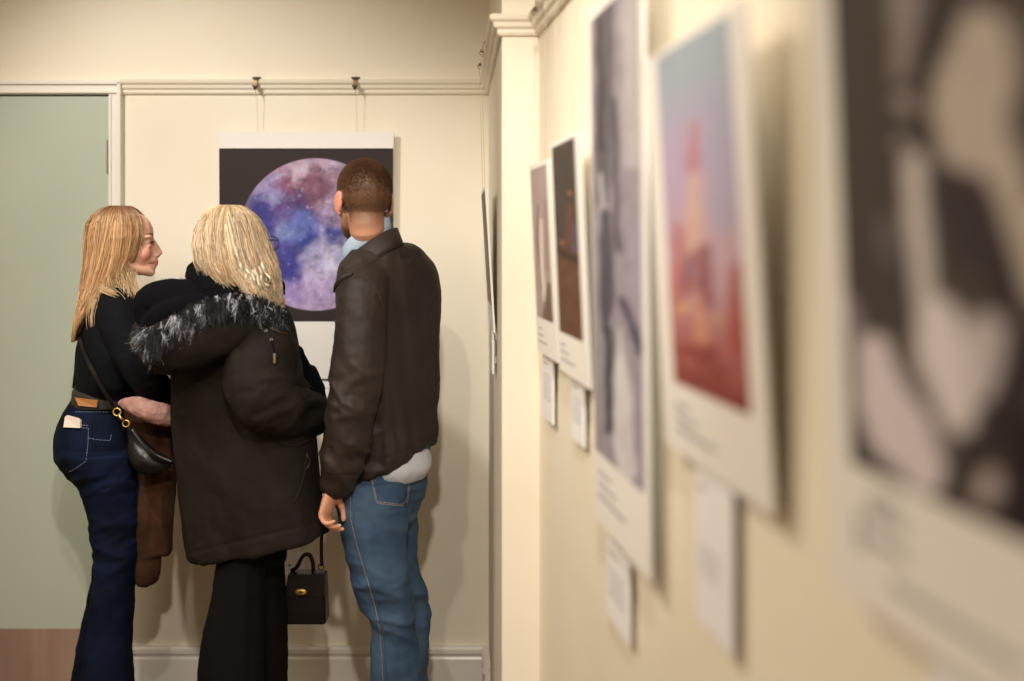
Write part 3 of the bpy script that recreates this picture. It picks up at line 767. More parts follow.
# shirt tail, jacket, collars
sh = S(); rows = [(436, 372, 418, 3.18, .6, 0), (448, 370, 423, 3.18, .62, .05), (458, 368, 428.5, 3.175, .66, .05), (470, 369, 429.5, 3.17, .72, .05), (480, 374, 423, 3.17, .72, .05)]
rowloft(sh, rows, math.radians(48))
remesh(sh, 'grey_undershirt', M['tee'], man, .005, 3, folds(.003, 8, 8, 3, seed=4))
sh = S()
rows = [(243, 366, 404, 3.19, .8, 0), (249, 357, 418, 3.19, .66, .02), (257, 350, 425, 3.19, .58), (268, 344, 432, 3.19, .58), (290, 342, 436.5), (320, 342, 437), (355, 342, 435.5, 3.19, .62, 0),
        (395, 344, 434.5, 3.19, .64, .1), (425, 346, 431, 3.19, .66, .25), (446, 348, 432, 3.19, .66, .36), (463, 349, 430.5, 3.19, .66, .42)]
rows = [(r+(3.19,) if len(r) == 3 else r) for r in rows]; rows = [(r+(.6, 0) if len(r) == 4 else (r+(0,) if len(r) == 5 else r)) for r in rows]
rowloft(sh, rows, math.radians(48), 3.19)
sh.tube([P(372, 272, 3.12), P(364, 292, 3.06), P(360, 330, 3.03), P(357, 370, 3.015), P(353, 405, 3.01), P(348, 436, 3.01), P(341, 464, 3.02), P(336.5, 484, 3.03)],
        [.052, .068, .069, .071, .070, .064, .056, .049], k=22)
sh.tube([P(412, 268, 3.24), P(417, 285, 3.29), P(420, 330, 3.33), P(420, 380, 3.37), P(412, 420, 3.44), P(398, 437, 3.49)], [.05, .062, .06, .058, .052, .045], k=20)
def jdisp(co, no):
    px = CX+F*co[:, 0]/co[:, 1]; py = CY-F*(co[:, 2]-EYE)/co[:, 1]
    sl = sst(388, 378, px)*(co[:, 1] < 3.12)
    n1 = fbm(co[:, 0]*13+co[:, 2]*1.5, co[:, 1]*6, co[:, 2]*1.8+3, 3)
    n2 = fbm(co[:, 0]*10+co[:, 2]*7, co[:, 1]*4, co[:, 2]*8.5-co[:, 0]*5, 3)
    rg = lambda n: np.clip(1-np.abs(n)*3.2, -.6, 1)
    el = np.exp(-((py-405)/32)**2)+.8*np.exp(-((py-462)/22)**2)+.22
    low = .5+.9*sst(330, 450, py)
    d = (1-sl)*.0100*rg(n1)*low+sl*.0095*rg(n2)*el
    # hem stitching groove
    hl = 455+(.42*345/345)*-(px-389)*1.0
    g = np.abs(py-(463-.42*(px-389)-7)); d -= .0022*np.exp(-(g/1.1)**2)*(1-sl)
    g = np.abs(py-474); d -= .002*np.exp(-(g/1.0)**2)*sl
    return d+.0012*fbm(co[:, 0]*60, co[:, 1]*60, co[:, 2]*60, 2)
jk = remesh(sh, 'brown_jacket', M['jacket'], man, .005, 4, jdisp)
T = bvh(jk)
def seamtube(tree, pts, name, m, parent, r, off=0.0, flat=None):
    p = onpath(tree, pts, off, 5)
    return S().tube(p, r, sub=2, k=8, flat=flat).obj(name, m, parent, True)
seamtube(T, [(347, 279), (360, 275), (370, 280), (379, 293), (385, 312), (388, 335), (388, 360)], 'armhole_seam', M['jacket'], man, .0035, -.0008)
seamtube(T, [(400, 246), (372, 262), (352, 277)], 'yoke_seam', M['jacket'], man, .0022, -.0008)
S().tube([P(351, 274, 3.02), P(342, 278, 3.02), P(336, 285, 3.03), P(334, 292, 3.05)], [.006, .007, .006, .003], flat=.6).obj('shoulder_flap', M['jacket'], man, True)
def band(name, m, parent, C, A, Bv, up, h, th, flare=.0, open_=0, n=48, front_drop=0):
    """upright collar: outer and inner wall with a rolled top"""
    C, A, Bv, up = Vector(C), Vector(A), Vector(Bv), Vector(up).normalized(); s = S(); R = []
    for i in range(n+1):
        p = open_/2+(2*PI-open_)*i/n
        # angle 0 is the front
        r = -A*math.cos(p)+Bv*math.sin(p); rn = r.normalized(); hh = h*(1-front_drop*max(0, math.cos(p))**2)
        b = C+r
        R.append([b, b+rn*th*.5+up*hh*.02, b+rn*(th*.6+flare*.5)+up*hh*.5, b+rn*(th*.6+flare)+up*hh*.93, b+rn*(th*.1+flare)+up*hh, b+rn*(-th*.3+flare)+up*hh*.93, b-rn*th*.4+up*hh*.5, b-rn*th*.4])
    s.rings(R); return s.obj(name, m, parent, True)
upc = Vector((-.22, .16, .95))
band('shirt_collar', M['shirt'], man, P(369, 251.5, 3.18), Vector((.051, -.048, .050)), Vector((-.041, -.047, -.010)), upc, .048, .004, .003, open_=.5)
# jacket fold-down collar: leaf lying outwards
C0, A0, B0 = P(370, 259, 3.18), Vector((.066, -.060, .052)), Vector((-.050, -.054, -.026))
s = S(); R = []
for i in range(49):
    p = .35+(2*PI-.7)*i/48; r = -A0*math.cos(p)+B0*math.sin(p); rn = r.normalized(); b = C0+r
    R.append([b-rn*.006+upc*.026, b+upc*.034, b+rn*.007+upc*.030, b+rn*.015-Vector((0, 0, .010)), b+rn*.022-Vector((0, 0, .030)), b+rn*.016-Vector((0, 0, .032)), b+rn*.004-Vector((0, 0, .012)), b-rn*.006])
s.rings(R).obj('jacket_collar', M['jacket'], man, True)
S().tube([P(338, 484, 3.03), P(336.4, 488.5, 3.03)], [.037, .036], k=20, flat=.9, sub=1).obj('shirt_cuff', M['shirt'], man, True)
# jeans
sh = S(); th = math.radians(48)
rowloft(sh, [(440, 350, 428), (470, 350, 426), (490, 345, 423), (505, 341, 419), (522, 342, 415)], th, 3.19, .62)
rowloft(sh, [(480, 344, 404, 3.13), (516, 339, 406, 3.12), (540, 343, 406, 3.12), (560, 348, 407, 3.12), (581, 354, 408, 3.12), (602, 362, 411, 3.13), (630, 370.5, 415.5, 3.14), (655, 371.5, 418, 3.15), (681, 371.5, 420.5, 3.16), (720, 371, 426, 3.16), (748, 373, 430, 3.16)], .3, None, .95)
rowloft(sh, [(480, 374, 422, 3.26), (500, 374, 418.5, 3.27), (519, 375, 417, 3.27), (560, 378, 416.5, 3.27), (578, 380, 420, 3.27), (596, 382, 426, 3.28), (622, 386, 428.5, 3.28), (650, 388, 428.3, 3.28), (681, 388, 427, 3.29), (745, 388, 432, 3.29)], .3, None, 1.0)
def mdj(co, no):
    n2 = fbm(co[:, 0]*8+co[:, 2]*7, co[:, 1]*5, co[:, 2]*11, 3); py = CY-F*(co[:, 2]-EYE)/co[:, 1]
    w = .3+np.exp(-((py-605)/35)**2)+.7*np.exp(-((py-505)/25)**2)+.8*sst(660, 740, py)
    return .0085*np.clip(1-np.abs(n2)*3, -.6, 1)*w+.001*fbm(co[:, 0]*70, co[:, 1]*70, co[:, 2]*70, 2)
jm = remesh(sh, 'blue_jeans', M['jeans'], man, .0052, 3, mdj); T = bvh(jm)
stitchline(T, [(350, 492), (351, 520), (357, 545), (366, 575), (374, 602), (380, 630), (382, 660), (383, 681), (384, 720)], 'side_seam', M['stitch'], man, .0007, dash=1)
o = onpath(T, [(353, 492), (354, 520), (360, 545), (369, 575), (377, 602), (383, 630), (385, 660), (386, 681), (387, 720)], .0, 5)
S().tube(o, .0028, sub=1, k=6).obj('seam_ridge', M['jeans'], man, True)
pk = [(371.5, 480), (376, 502), (379, 503.5), (391, 505), (403, 506), (408, 500), (409.5, 480)]
for d_, rr in ((0, .0009), (1, .0009)):
    q = [(x+(390-x)*.05*d_, y-1.6*d_) for x, y in pk]; stitchline(T, q, 'pocket_stitching', M['stitch'], man, .0008, dash=1)
shoes('brown_shoe', M['leather'], man, feetM)
# ================================================================ BLONDE WOMAN (left)
DOFF = .08
bH = Head(P(125, 243.5, 3.28), -74, 3, .93)
yb = math.radians(-74)
sh = S(); bH.build(sh, (P(116, 282, 3.29), P(112, 302, 3.29)), True)
rowloft(sh, [(300, 98, 132), (320, 90, 142), (345, 86, 148), (370, 86, 146), (395, 86, 132), (430, 74, 130), (465, 84, 130), (485, 94, 128)], yb, 3.29, .62)
elb = P(143, 372, 3.10)
sh.tube([P(114, 312, 3.16), P(128, 345, 3.11), elb, P(156, 390, 3.14), P(167, 398, 3.22)], [.045, .042, .038, .032, .026], k=14)
sh.tube([P(112, 312, 3.42), P(135, 350, 3.46), P(148, 386, 3.44), P(160, 398, 3.38)], [.045, .04, .036, .027], k=14)
hand(sh, P(167, 398, 3.22), (.25, 1, -.1), (0, .2, -1), (0, 1, 0), (.4, .5, .4), .88); hand(sh, P(160, 398, 3.38), (.5, -.5, -.3), (0, .1, -1), (0, -1, 0), (.3, .4, .4), .88)
bN = [P(112, 480, 3.21), P(117, 550, 3.2), P(113, 620, 3.2), P(108, 735, 3.19)]; bF = [P(112, 485, 3.37), P(113, 560, 3.38), P(104, 620, 3.39), P(94, 735, 3.4)]
sh.tube(bN, [.065, .048, .042, .034], k=14); sh.tube(bF, [.06, .044, .038, .034], k=14)
feetB = [(P(110, 750, 3.19), Vector((.97, .2, 0))), (P(92, 745, 3.4), Vector((.9, .4, 0)))]
for a, f in feetB: foot(sh, a, f)
SKB = np.array(lin(234, 182, 154))
def bcol(co):
    L = bH.local(co); c = np.tile(SKB, (len(co), 1)); ih = (np.abs(L[:, 2]) < .16) & (L[:, 0] > .03)
    ck = np.exp(-(((L[:, 0]-.07)/.03)**2+((np.abs(L[:, 1])-.045)/.02)**2+((L[:, 2]+.04)/.025)**2))*ih
    c = c+(np.array(lin(222, 128, 108))-c)*(.6*ck)[:, None]
    lp = ((L[:, 0] > .087) & (np.abs(L[:, 2]+.0695) < .0085) & (np.abs(L[:, 1]) < .015)) & ih; c[lp] = np.array(lin(214, 136, 122))
    ll = ((L[:, 0] > .07) & (np.abs(L[:, 2]+.0695) < .0012) & (np.abs(L[:, 1]) < .028)) & ih; c[ll] = np.array(lin(100, 40, 40))
    lid = np.exp(-(((L[:, 0]-.085)/.02)**2+((np.abs(L[:, 1])-.034)/.018)**2+((L[:, 2]-.008)/.006)**2))*ih
    return c+(np.array(lin(120, 80, 70))-c)*(.6*lid)[:, None]
bl = remesh(sh, 'person', M['skin'], None, .0032, 4, colorf=bcol)
tag(bl, 'woman with long golden blonde hair in a black top and dark flared jeans, in profile', 'person', 'gallery visitors looking at the moon poster')
bH.eyes(bl, lin(80, 90, 100))
paths = []; cols = []
for q in (-1, 1):
    for _ in range(160):
        u = RNG.rand(); p = np.array(bH.w(.0895-.020*u*u, q*(.012+.036*u), .021+.006*math.sin(u*2.2)+RNG.normal(0, .0012)))
        d = np.array(bH.l)*q*.008+np.array(bH.u)*.001; paths.append([p, p+d*.5, p+d]); cols.append(np.array(lin(60, 38, 26)))
    for _ in range(260):   # lashes
        u = RNG.rand(); a = (u-.5)*2.0
        p = np.array(bH.w(.0750+.0108*math.cos(a), q*(.031+.0145*math.sin(a)), -.0012+RNG.normal(0,.0008))); d = np.array(bH.f)*.007+np.array(bH.u)*.003+np.array(bH.l)*q*.003*u
        paths.append([p, p+d*.5, p+d]); cols.append(np.array((.015, .01, .01)))
strands('brows_and_lashes', M['hair'], bl, paths, cols, .0005)
def grow_hair(name, parent, shell, n, keep, tend, base, tips, root, seedoff=0, wave=.004, rad=.0011, under_k=.93, under_t=1.0, ucol=None, kmin=.9, kmax=1.04, phic=None, steps=20, flyaway=.0, drift=None, clump=9):
    paths = []; cols = []; rs = np.random.RandomState(11+seedoff)
    while len(paths) < n:
        ph = rs.uniform(0, 2*PI); te = tend(ph)*(1-abs(rs.normal(0, .07)))
        if te <= .1: continue
        k = rs.uniform(kmin, kmax); 
        if rs.rand() < flyaway: k += rs.uniform(.02, .07)
        st = 0.0 if rs.rand() < .7 else rs.uniform(0, .35)
        t = np.linspace(st, te, steps)
        # clumps: strands share slow noise
        cl = round(ph*clump)/clump+(0 if rs.rand() < .7 else rs.uniform(-.5, .5))
        dph = .10*np.sin(t*5+cl*7)+.06*fbm(t*4+cl*3, np.full_like(t, cl*5+seedoff), 0, 2)+rs.normal(0, .02)
        if drift is not None: dph = dph+drift(ph)*t
        kk = k*(1+.05*fbm(t*5+cl*11, np.full_like(t, cl*13.0), 3, 2))
        if st > 0: kk = kk*(.93+.07*np.linspace(0, 1, steps))
        p = shell.at(t, ph+dph, kk)
        amp = wave*sst(.3, 1, t)
        p = p+np.stack([amp*np.sin(t*19+cl*9+rs.normal(0, .4)), amp*.5*np.cos(t*22+cl*5), np.zeros_like(t)], -1)
        if keep is not None and not keep(p, ph): continue
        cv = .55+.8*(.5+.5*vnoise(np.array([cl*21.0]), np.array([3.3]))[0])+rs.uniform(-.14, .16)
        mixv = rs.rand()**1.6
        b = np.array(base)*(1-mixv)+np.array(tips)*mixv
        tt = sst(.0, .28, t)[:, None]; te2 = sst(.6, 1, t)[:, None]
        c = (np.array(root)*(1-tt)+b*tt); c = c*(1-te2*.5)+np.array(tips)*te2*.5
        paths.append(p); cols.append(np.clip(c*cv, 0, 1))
    u = shell.solid(S(), under_k, under_t) if under_k else None
    return strands(name, M['hair'], parent, paths, cols, rad, u, ucol if ucol is not None else np.array(base)*.6)
_bh = ([(204.3, 119, 1, 3.27, .004), (206, 119, 11, 3.275, .034), (209.8, 118.5, 19, 3.28, .057), (216, 118, 26, 3.28, .072), (225, 117.5, 30.5, 3.28, .082), (238, 116.5, 31.5, 3.28, .088), (255, 114, 29.5, 3.28, .090), (272, 109, 26, 3.275, .088), (290, 102, 21, 3.265, .086), (306, 94, 15, 3.25, .080), (322, 86, 9.5, 3.24, .07), (338, 80, 6, 3.24, .05)])
hs = HairShell([(a_, b_+1.5, c_*.96, d_, e_*1.04) for a_, b_, c_, d_, e_ in _bh], 3.28)
def bt(ph):
    c = math.cos(ph); near = math.sin(ph) < 0        # camera side is sin<0
    if c > .55: return .66 if near else .55
    if c > 0: return .76+.1*math.sin(ph*7)
    return .97
def bkeep(p, ph):
    # the face stays free in front of the hairline
    L = bH.local(p); a = (L[:, 0] > .060) & (L[:, 2] < .056) & (L[:, 2] > -.13) & (np.abs(L[:, 1]) < .052)
    return not a.any()
gb, gt, gr = lin(196, 142, 88), lin(240, 206, 160), lin(140, 98, 66)
# hair volume under the strands, kept off the face
hu = HairShell([(206, 120, 1, 3.28, .004), (208, 120, 8, 3.28, .03), (212, 119, 14.5, 3.28, .05), (218, 117.5, 20, 3.28, .062), (225, 114, 22.5, 3.28, .070), (240, 112, 22, 3.28, .075), (256, 109.5, 20, 3.28, .077), (272, 106, 18, 3.275, .077), (290, 100.5, 14.5, 3.265, .073), (306, 93, 10, 3.25, .066), (322, 85, 7, 3.24, .055), (332, 81, 4, 3.24, .04)], 3.28)
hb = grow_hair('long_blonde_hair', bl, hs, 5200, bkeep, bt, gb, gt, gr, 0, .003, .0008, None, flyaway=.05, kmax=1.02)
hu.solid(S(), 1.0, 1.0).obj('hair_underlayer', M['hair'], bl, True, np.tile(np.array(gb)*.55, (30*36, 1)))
# loose locks over the shoulder and under the chin
paths = []; cols = []
for _ in range(100):
    x0 = RNG.uniform(98, 134); y0 = RNG.uniform(262, 285); D0 = 3.185+RNG.uniform(0, .03); u = (x0-100)/34
    dx = RNG.normal(3+6*u, 4); yl = RNG.uniform(16, 36); t = np.linspace(0, 1, 12)
    pp = [P(x0+dx*q+2*math.sin(q*4+x0), y0+yl*q, D0-.03*q+.01*math.sin(q*5)) for q in t]; paths.append([tuple(a) for a in pp]); cols.append(np.array(gt)*RNG.uniform(.7, 1.05))
for _ in range(26):
    x0 = RNG.uniform(126, 136); t = np.linspace(0, 1, 10); dx = RNG.uniform(0, 14)
    paths.append([tuple(P(x0+dx*q*q, 272+RNG.uniform(24, 34)*0+30*q, 3.22)) for q in t]); cols.append(np.array(gt)*RNG.uniform(.7, 1))
for x0, y0, x1, y1, x2, y2 in ((97, 296, 90, 312, 92, 326), (106, 290, 118, 296, 121, 306), (100, 288, 108, 292, 116, 294)):
    for _ in range(16):
        j = RNG.normal(0, 2.6, 2); t = np.linspace(0, 1, 12)
        paths.append([tuple(P((1-q)**2*x0+2*q*(1-q)*x1+q*q*x2+j[0], (1-q)**2*y0+2*q*(1-q)*y1+q*q*y2+j[1], 3.125+.02*(1-q))) for q in t]); cols.append(np.array(gt)*RNG.uniform(.8, 1.1))
strands('loose_locks', M['hair'], bl, paths, cols, .0007)
# black top
sh = S()
rowloft(sh, [(288, 104, 130), (296, 97, 138), (306, 90, 146), (320, 85, 154), (340, 80.5, 158), (360, 78, 157), (378, 77, 152), (392, 77, 142), (399, 78, 138)], yb, 3.29, .64)
sh.tube([P(116, 303, 3.19), P(120, 318, 3.15), P(130, 345, 3.10), P(144, 374, 3.08), P(156, 390, 3.13), P(167, 398, 3.20)], [.05, .060, .056, .053, .046, .040], k=20)
sh.tube([P(112, 310, 3.40), P(135, 345, 3.45), P(148, 385, 3.44), P(158, 396, 3.39)], [.055, .052, .046, .036], k=16)
def bd(co, no):
    n = fbm(co[:, 0]*9+co[:, 2]*5, co[:, 1]*6, co[:, 2]*12, 3); return .004*np.clip(1-np.abs(n)*3, -.5, 1)+.001*fbm(co[:, 0]*80, co[:, 1]*80, co[:, 2]*80, 2)
bt_ = remesh(sh, 'black_top', M['black'], bl, .0055, 4, bd)
# jeans
sh = S()
rowloft(sh, [(391, 75, 137), (400, 72, 139), (412, 64, 140), (425, 58.5, 141), (440, 56, 142), (455, 57.5, 142), (466, 65, 142), (480, 77, 142), (494, 85, 141)], yb, 3.29, .74)
rowloft(sh, [(450, 64, 141, 3.2), (475, 76, 141, 3.2), (500, 86, 141, 3.2), (530, 92.5, 141, 3.2), (556, 96.5, 139, 3.2), (575, 95, 136, 3.2), (600, 92, 133.5, 3.2), (625, 90, 132, 3.2), (650, 86, 131, 3.2), (681, 82, 133, 3.2), (738, 75, 139, 3.19)], 0, None, .95)
rowloft(sh, [(470, 82, 136, 3.38), (500, 90, 136, 3.38), (540, 95, 136, 3.38), (575, 93, 130, 3.38), (600, 88, 126, 3.38), (625, 82.5, 124, 3.38), (650, 77, 122, 3.39), (681, 72.5, 120, 3.4), (735, 66, 122, 3.4)], 0, None, .95)
def bjd(co, no):
    n2 = fbm(co[:, 0]*8-co[:, 2]*6, co[:, 1]*5, co[:, 2]*13, 3); py = CY-F*(co[:, 2]-EYE)/co[:, 1]
    w = .25+np.exp(-((py-545)/30)**2)+.8*np.exp(-((py-478)/20)**2); return .0075*np.clip(1-np.abs(n2)*3, -.6, 1)*w
bj = remesh(sh, 'dark_flared_jeans', M['djeans'], bl, .0055, 3, bjd); T = bvh(bj)
for pts in ([(63, 427), (75, 428), (89, 428)], [(88.5, 428), (88, 445), (86, 461), (78, 467), (69, 472)], [(75, 412), (95, 412), (112, 412)], [(88, 438), (99, 440), (110, 440.5), (111.5, 434)], [(64, 424.5), (89, 425.5)]):
    stitchline(T, pts, 'pocket_stitching', M['stitchb'], bl, .0009, dash=1)
sh = S(); rowloft(sh, [(387, 75, 139.5), (390, 73.5, 140.5), (400, 72.5, 140.5), (403, 73, 140)], yb, 3.29, .66, 2.2, grow=.001); bb = sh.obj('grey_belt', M['belt'], bl, True); T2 = bvh(bb)
def patch(tree, pts, name, m, parent, th=.003, off=.001):
    q = [hit(tree, x, y, off) for x, y in pts]; q = [a for a in q if a]
    n = sum((a[1] for a in q), Vector()).normalized()
    return S().rings([[a[0] for a in q], [a[0]+n*th for a in q]]).obj(name, m, parent)
patch(T2, [(77.5, 397.5), (98.5, 400), (97.5, 407), (81, 405.5)], 'leather_label', M['tan'], bl, .003, .007)
# phone in the pocket
ph = S(); q = [hit(T, x, y, .003)[0] for x, y in ((66, 427), (67.5, 417), (69, 415.5), (80, 418.5), (82, 420.5), (82, 427.5))]
ph.rings([q, [a+Vector((-.002, -.008, 0)) for a in q]])
tag(ph.obj('phone', M['paper']), 'pale pink phone sticking out of the back pocket of the dark jeans', 'phone')
shoes('black_shoe', M['leather'], bl, feetB)
# crossbody bag
bg = empty('crossbody_bag', P(143, 470, 3.10)); tag(bg, 'small black leather crossbody bag with gold clip hanging at the blonde woman\'s hip', 'handbag')
sh = S().tube([P(130, 428, 3.115), P(133, 438, 3.11), P(137, 452, 3.10), P(145, 462, 3.09), P(157, 465, 3.09), P(168, 463.5, 3.09)], [.010, .019, .033, .036, .023, .016], flat=.75, flatdir=(0, 0, 1))
sh.tube([P(132, 430, 3.10), P(144, 445, 3.09), P(157, 456, 3.08), P(172, 462, 3.08)], [.008, .012, .011, .010], k=10)
remesh(sh, 'bag_body', M['leather'], bg, .004, 3)
S().tube([P(133, 428, 3.085), P(144, 444, 3.065), P(157, 456, 3.06), P(170, 462, 3.065)], .002, k=6).obj('piping', M['leather'], bg)
def ribbon(pts, w, th, name, m, parent, wd=None):
    pts = [Vector(p) for p in pts]; pts, _ = catmull(pts, [0]*len(pts), 4); R = []
    for i, p in enumerate(pts):
        t = (pts[min(i+1, len(pts)-1)]-pts[max(i-1, 0)]).normalized(); vw = Vector((0, -1, 0)) if wd is None else Vector(wd)
        a = t.cross(vw).normalized(); b = t.cross(a).normalized()
        R.append([p-a*w-b*th, p+a*w-b*th, p+a*w+b*th, p-a*w+b*th])
    return S().rings(R).obj(name, m, parent)
ribbon([P(80, 338, 3.17), P(84, 352, 3.115), P(92, 369, 3.085), P(104, 391, 3.08), P(115, 408, 3.09)], .0055, .0016, 'strap', M['leather'], bg)
ribbon([P(80, 338, 3.17), P(77, 350, 3.22), P(75.5, 370, 3.26), P(73.5, 388, 3.28)], .004, .0016, 'strap', M['leather'], bg)
def ring(c, r, name, m, parent, w=.0016, nrm=(0, 1, 0), el=1.0, tilt=0):
    c = Vector(c); n = Vector(nrm).normalized(); u = n.orthogonal().normalized(); v = n.cross(u)
    return S().tube([c+u*r*math.cos(2*PI*j/16)+v*r*el*math.sin(2*PI*j/16) for j in range(16)], w, k=8, sub=2, closed=True).obj(name, m, parent, True)
ring(P(117, 412, 3.085), .0105, 'gold_ring', M['gold'], bg, .002); ring(P(126, 423.5, 3.10), .0095, 'gold_ring', M['gold'], bg, .002)
S().tube([P(119, 415, 3.083), P(121, 418, 3.08), P(124, 420.5, 3.09)], [.003, .0035, .0025], k=8).obj('gold_clip', M['gold'], bg, True)
# brown coat over her arm
ct = empty('folded_coat', P(155, 580, 3.2)); tag(ct, 'brown suede coat with pink lining carried over the blonde woman\'s arm', 'coat')
sh = S(); rowloft(sh, [(409, 128, 174, 3.2), (425, 131, 178, 3.19), (445, 134, 178, 3.19), (470, 137, 176, 3.2), (500, 139, 174, 3.2), (530, 139.5, 171, 3.2), (548, 140, 168.5, 3.2), (556, 142, 166, 3.2)], .2, None, .5)
rowloft(sh, [(540, 139, 163, 3.21), (560, 137.5, 160.5, 3.21), (575, 137, 159, 3.21), (583, 139, 157, 3.21)], .2, None, .7)
remesh(sh, 'coat_body', M['browncoat'], ct, .006, 3, folds(.011, 16, 8, 2.5, seed=8))
sh = S().tube([P(122, 403, 3.10), P(134, 405, 3.075), P(148, 410, 3.06), P(160, 414, 3.07), P(170, 417, 3.09)], [.012, .026, .031, .032, .03], flat=.9)
remesh(sh, 'pink_lining', M['pinkfur'], ct, .004, 2, lambda co, no: .004*fbm(co[:, 0]*60, co[:, 1]*60, co[:, 2]*60, 3))
# ================================================================ WOMAN IN THE PARKA (middle)
DOFF = -.03
wH = Head(P(234, 243, 3.12), -38, 0, .96)
yw = math.radians(-20)
sh = S(); wH.build(sh, (P(230, 278, 3.13), P(232, 302, 3.14)), True)
rowloft(sh, [(300, 200, 270), (330, 195, 275), (380, 198, 280), (430, 198, 285), (480, 195, 285), (520, 215, 270), (530, 218, 266)], yw, 3.15, .5)
sh.tube([P(262, 330, 3.08), P(258, 375, 3.03), P(266, 405, 3.04), P(295, 412, 3.12), P(312, 412, 3.22)], [.045, .042, .038, .03, .025], k=14)
sh.tube([P(212, 330, 3.22), P(208, 380, 3.28), P(215, 410, 3.38), P(240, 408, 3.42)], [.045, .042, .036, .026], k=14)
hand(sh, P(312, 412, 3.22), (.3, 1, -.1), (-.8, 0, -.5), (0, 0, 1), (.5, .6, .5), .86); hand(sh, P(240, 408, 3.42), (1, .3, 0), (0, -1, -.2), (0, 0, 1), (.5, .6, .5), .86)
for q in ([P(236, 520, 3.14), P(236, 560, 3.11), P(232, 640, 3.1), P(232, 755, 3.1)], [P(256, 520, 3.18), P(262, 560, 3.2), P(262, 640, 3.22), P(262, 755, 3.22)]): sh.tube(q, [.055, .052, .045, .035], k=14)
feetW = [(P(232, 772, 3.1), Vector((.3, .95, 0))), (P(262, 765, 3.22), Vector((.4, .9, 0)))]
for a, f in feetW: foot(sh, a, f)
wm = remesh(sh, 'person', M['skin'], None, .0036, 2, colorf=lambda co: np.tile(SKB, (len(co), 1)))
tag(wm, 'woman with wavy pale blonde hair in a black parka with a fur-trimmed hood', 'person', 'gallery visitors looking at the moon poster')
wH.eyes(wm, lin(90, 110, 120))
ws = HairShell([(203.5, 229, 1, 3.11, .004), (205.3, 228.5, 11, 3.115, .035), (209, 228.5, 18.5, 3.12, .06), (214.5, 229, 24, 3.12, .077), (222, 229.5, 29, 3.12, .092), (232, 230.5, 33.5, 3.12, .104), (247, 232.5, 37, 3.11, .110), (262, 236, 38.5, 3.10, .112), (276, 242, 34, 3.09, .108), (290, 250, 27.5, 3.08, .10), (303, 260, 19, 3.08, .085), (315, 266, 12, 3.08, .06)], 3.12)
def wt(ph):
    c = math.cos(ph)
    return .70+.24*(.5+.5*c)+.02*math.sin(ph*5) if c > -.55 else .61
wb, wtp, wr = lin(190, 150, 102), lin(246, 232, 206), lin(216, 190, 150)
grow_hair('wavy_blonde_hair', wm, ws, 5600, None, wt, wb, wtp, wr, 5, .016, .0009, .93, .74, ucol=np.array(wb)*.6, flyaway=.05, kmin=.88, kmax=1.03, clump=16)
paths = []; cols = []
for _ in range(30):
    x0 = RNG.uniform(228, 262); y0 = RNG.uniform(262, 272); ph = RNG.uniform(0, 6); ln = RNG.uniform(14, 26); am = RNG.uniform(1.5, 4); D0 = 3.005+RNG.uniform(-.01, .01)
    for _k in range(16):
        j = RNG.normal(0, .5, 2); tt_ = np.linspace(0, 1, 16)
        paths.append([tuple(P(x0+j[0]+ln*.35*q+am*math.sin(ph+q*6)*q, y0+j[1]+ln*q+am*.5*math.cos(ph+q*6)*q, D0+.012*math.sin(ph*2+q*5))) for q in tt_]); cols.append(np.array(wtp)*RNG.uniform(.8, 1.0))
strands('hair_curls', M['hair'], wm, paths, cols, .0007)
# glasses
gl = S()
for q in (-1,):
    gl.tube([wH.w(.002, q*.083, .004), wH.w(.05, q*.082, .008), wH.w(.101, q*.076, .010)], .0028, k=8)
gl.tube([wH.w(.002, .083, .004), wH.w(.05, .080, .006), wH.w(.098, .070, .006)], .002, k=8)
for q in (-1, 1):
    gl.tube([wH.w(.109-.004*abs(math.cos(a)), q*(.040+.034*math.cos(a)), -.002+.021*math.sin(a)) for a in [2*PI*j/14 for j in range(14)]], .0022, k=8, closed=True, sub=2)
gl.tube([wH.w(.105, .008, .0), wH.w(.107, 0, .002), wH.w(.105, -.008, .0)], .002, k=8)
gm = gl.obj('glasses_frame', M['lens'], wm, True)
# parka
sh = S()
rows = [(284, 214, 258, 3.14, .8, 0), (294, 200, 274, 3.14, .7, 0), (304, 184, 284, 3.14, .62, 0), (318, 172, 292, 3.14, .62, 0), (340, 168, 298, 3.14, .64, 0), (372, 170, 303, 3.14, .64, 0), (420, 172, 311, 3.15, .62, 0), (460, 174, 316, 3.15, .62, 0),
        (500, 178, 321, 3.15, .62, .05), (522, 181, 325, 3.15, .62, .15), (537, 184, 329, 3.15, .62, .22), (545, 186, 329.5, 3.15, .61, .24)]
rowloft(sh, rows, yw)
sh.tube([P(258, 325, 3.08), P(264, 345, 3.03), P(258, 375, 2.99), P(262, 398, 2.98), P(278, 410, 3.01), P(297, 414, 3.09), P(313, 414, 3.18)], [.055, .082, .086, .082, .070, .062, .052], k=22)
sh.tube([P(206, 325, 3.22), P(202, 370, 3.28), P(208, 406, 3.36), P(238, 408, 3.41)], [.06, .065, .06, .045], k=16)
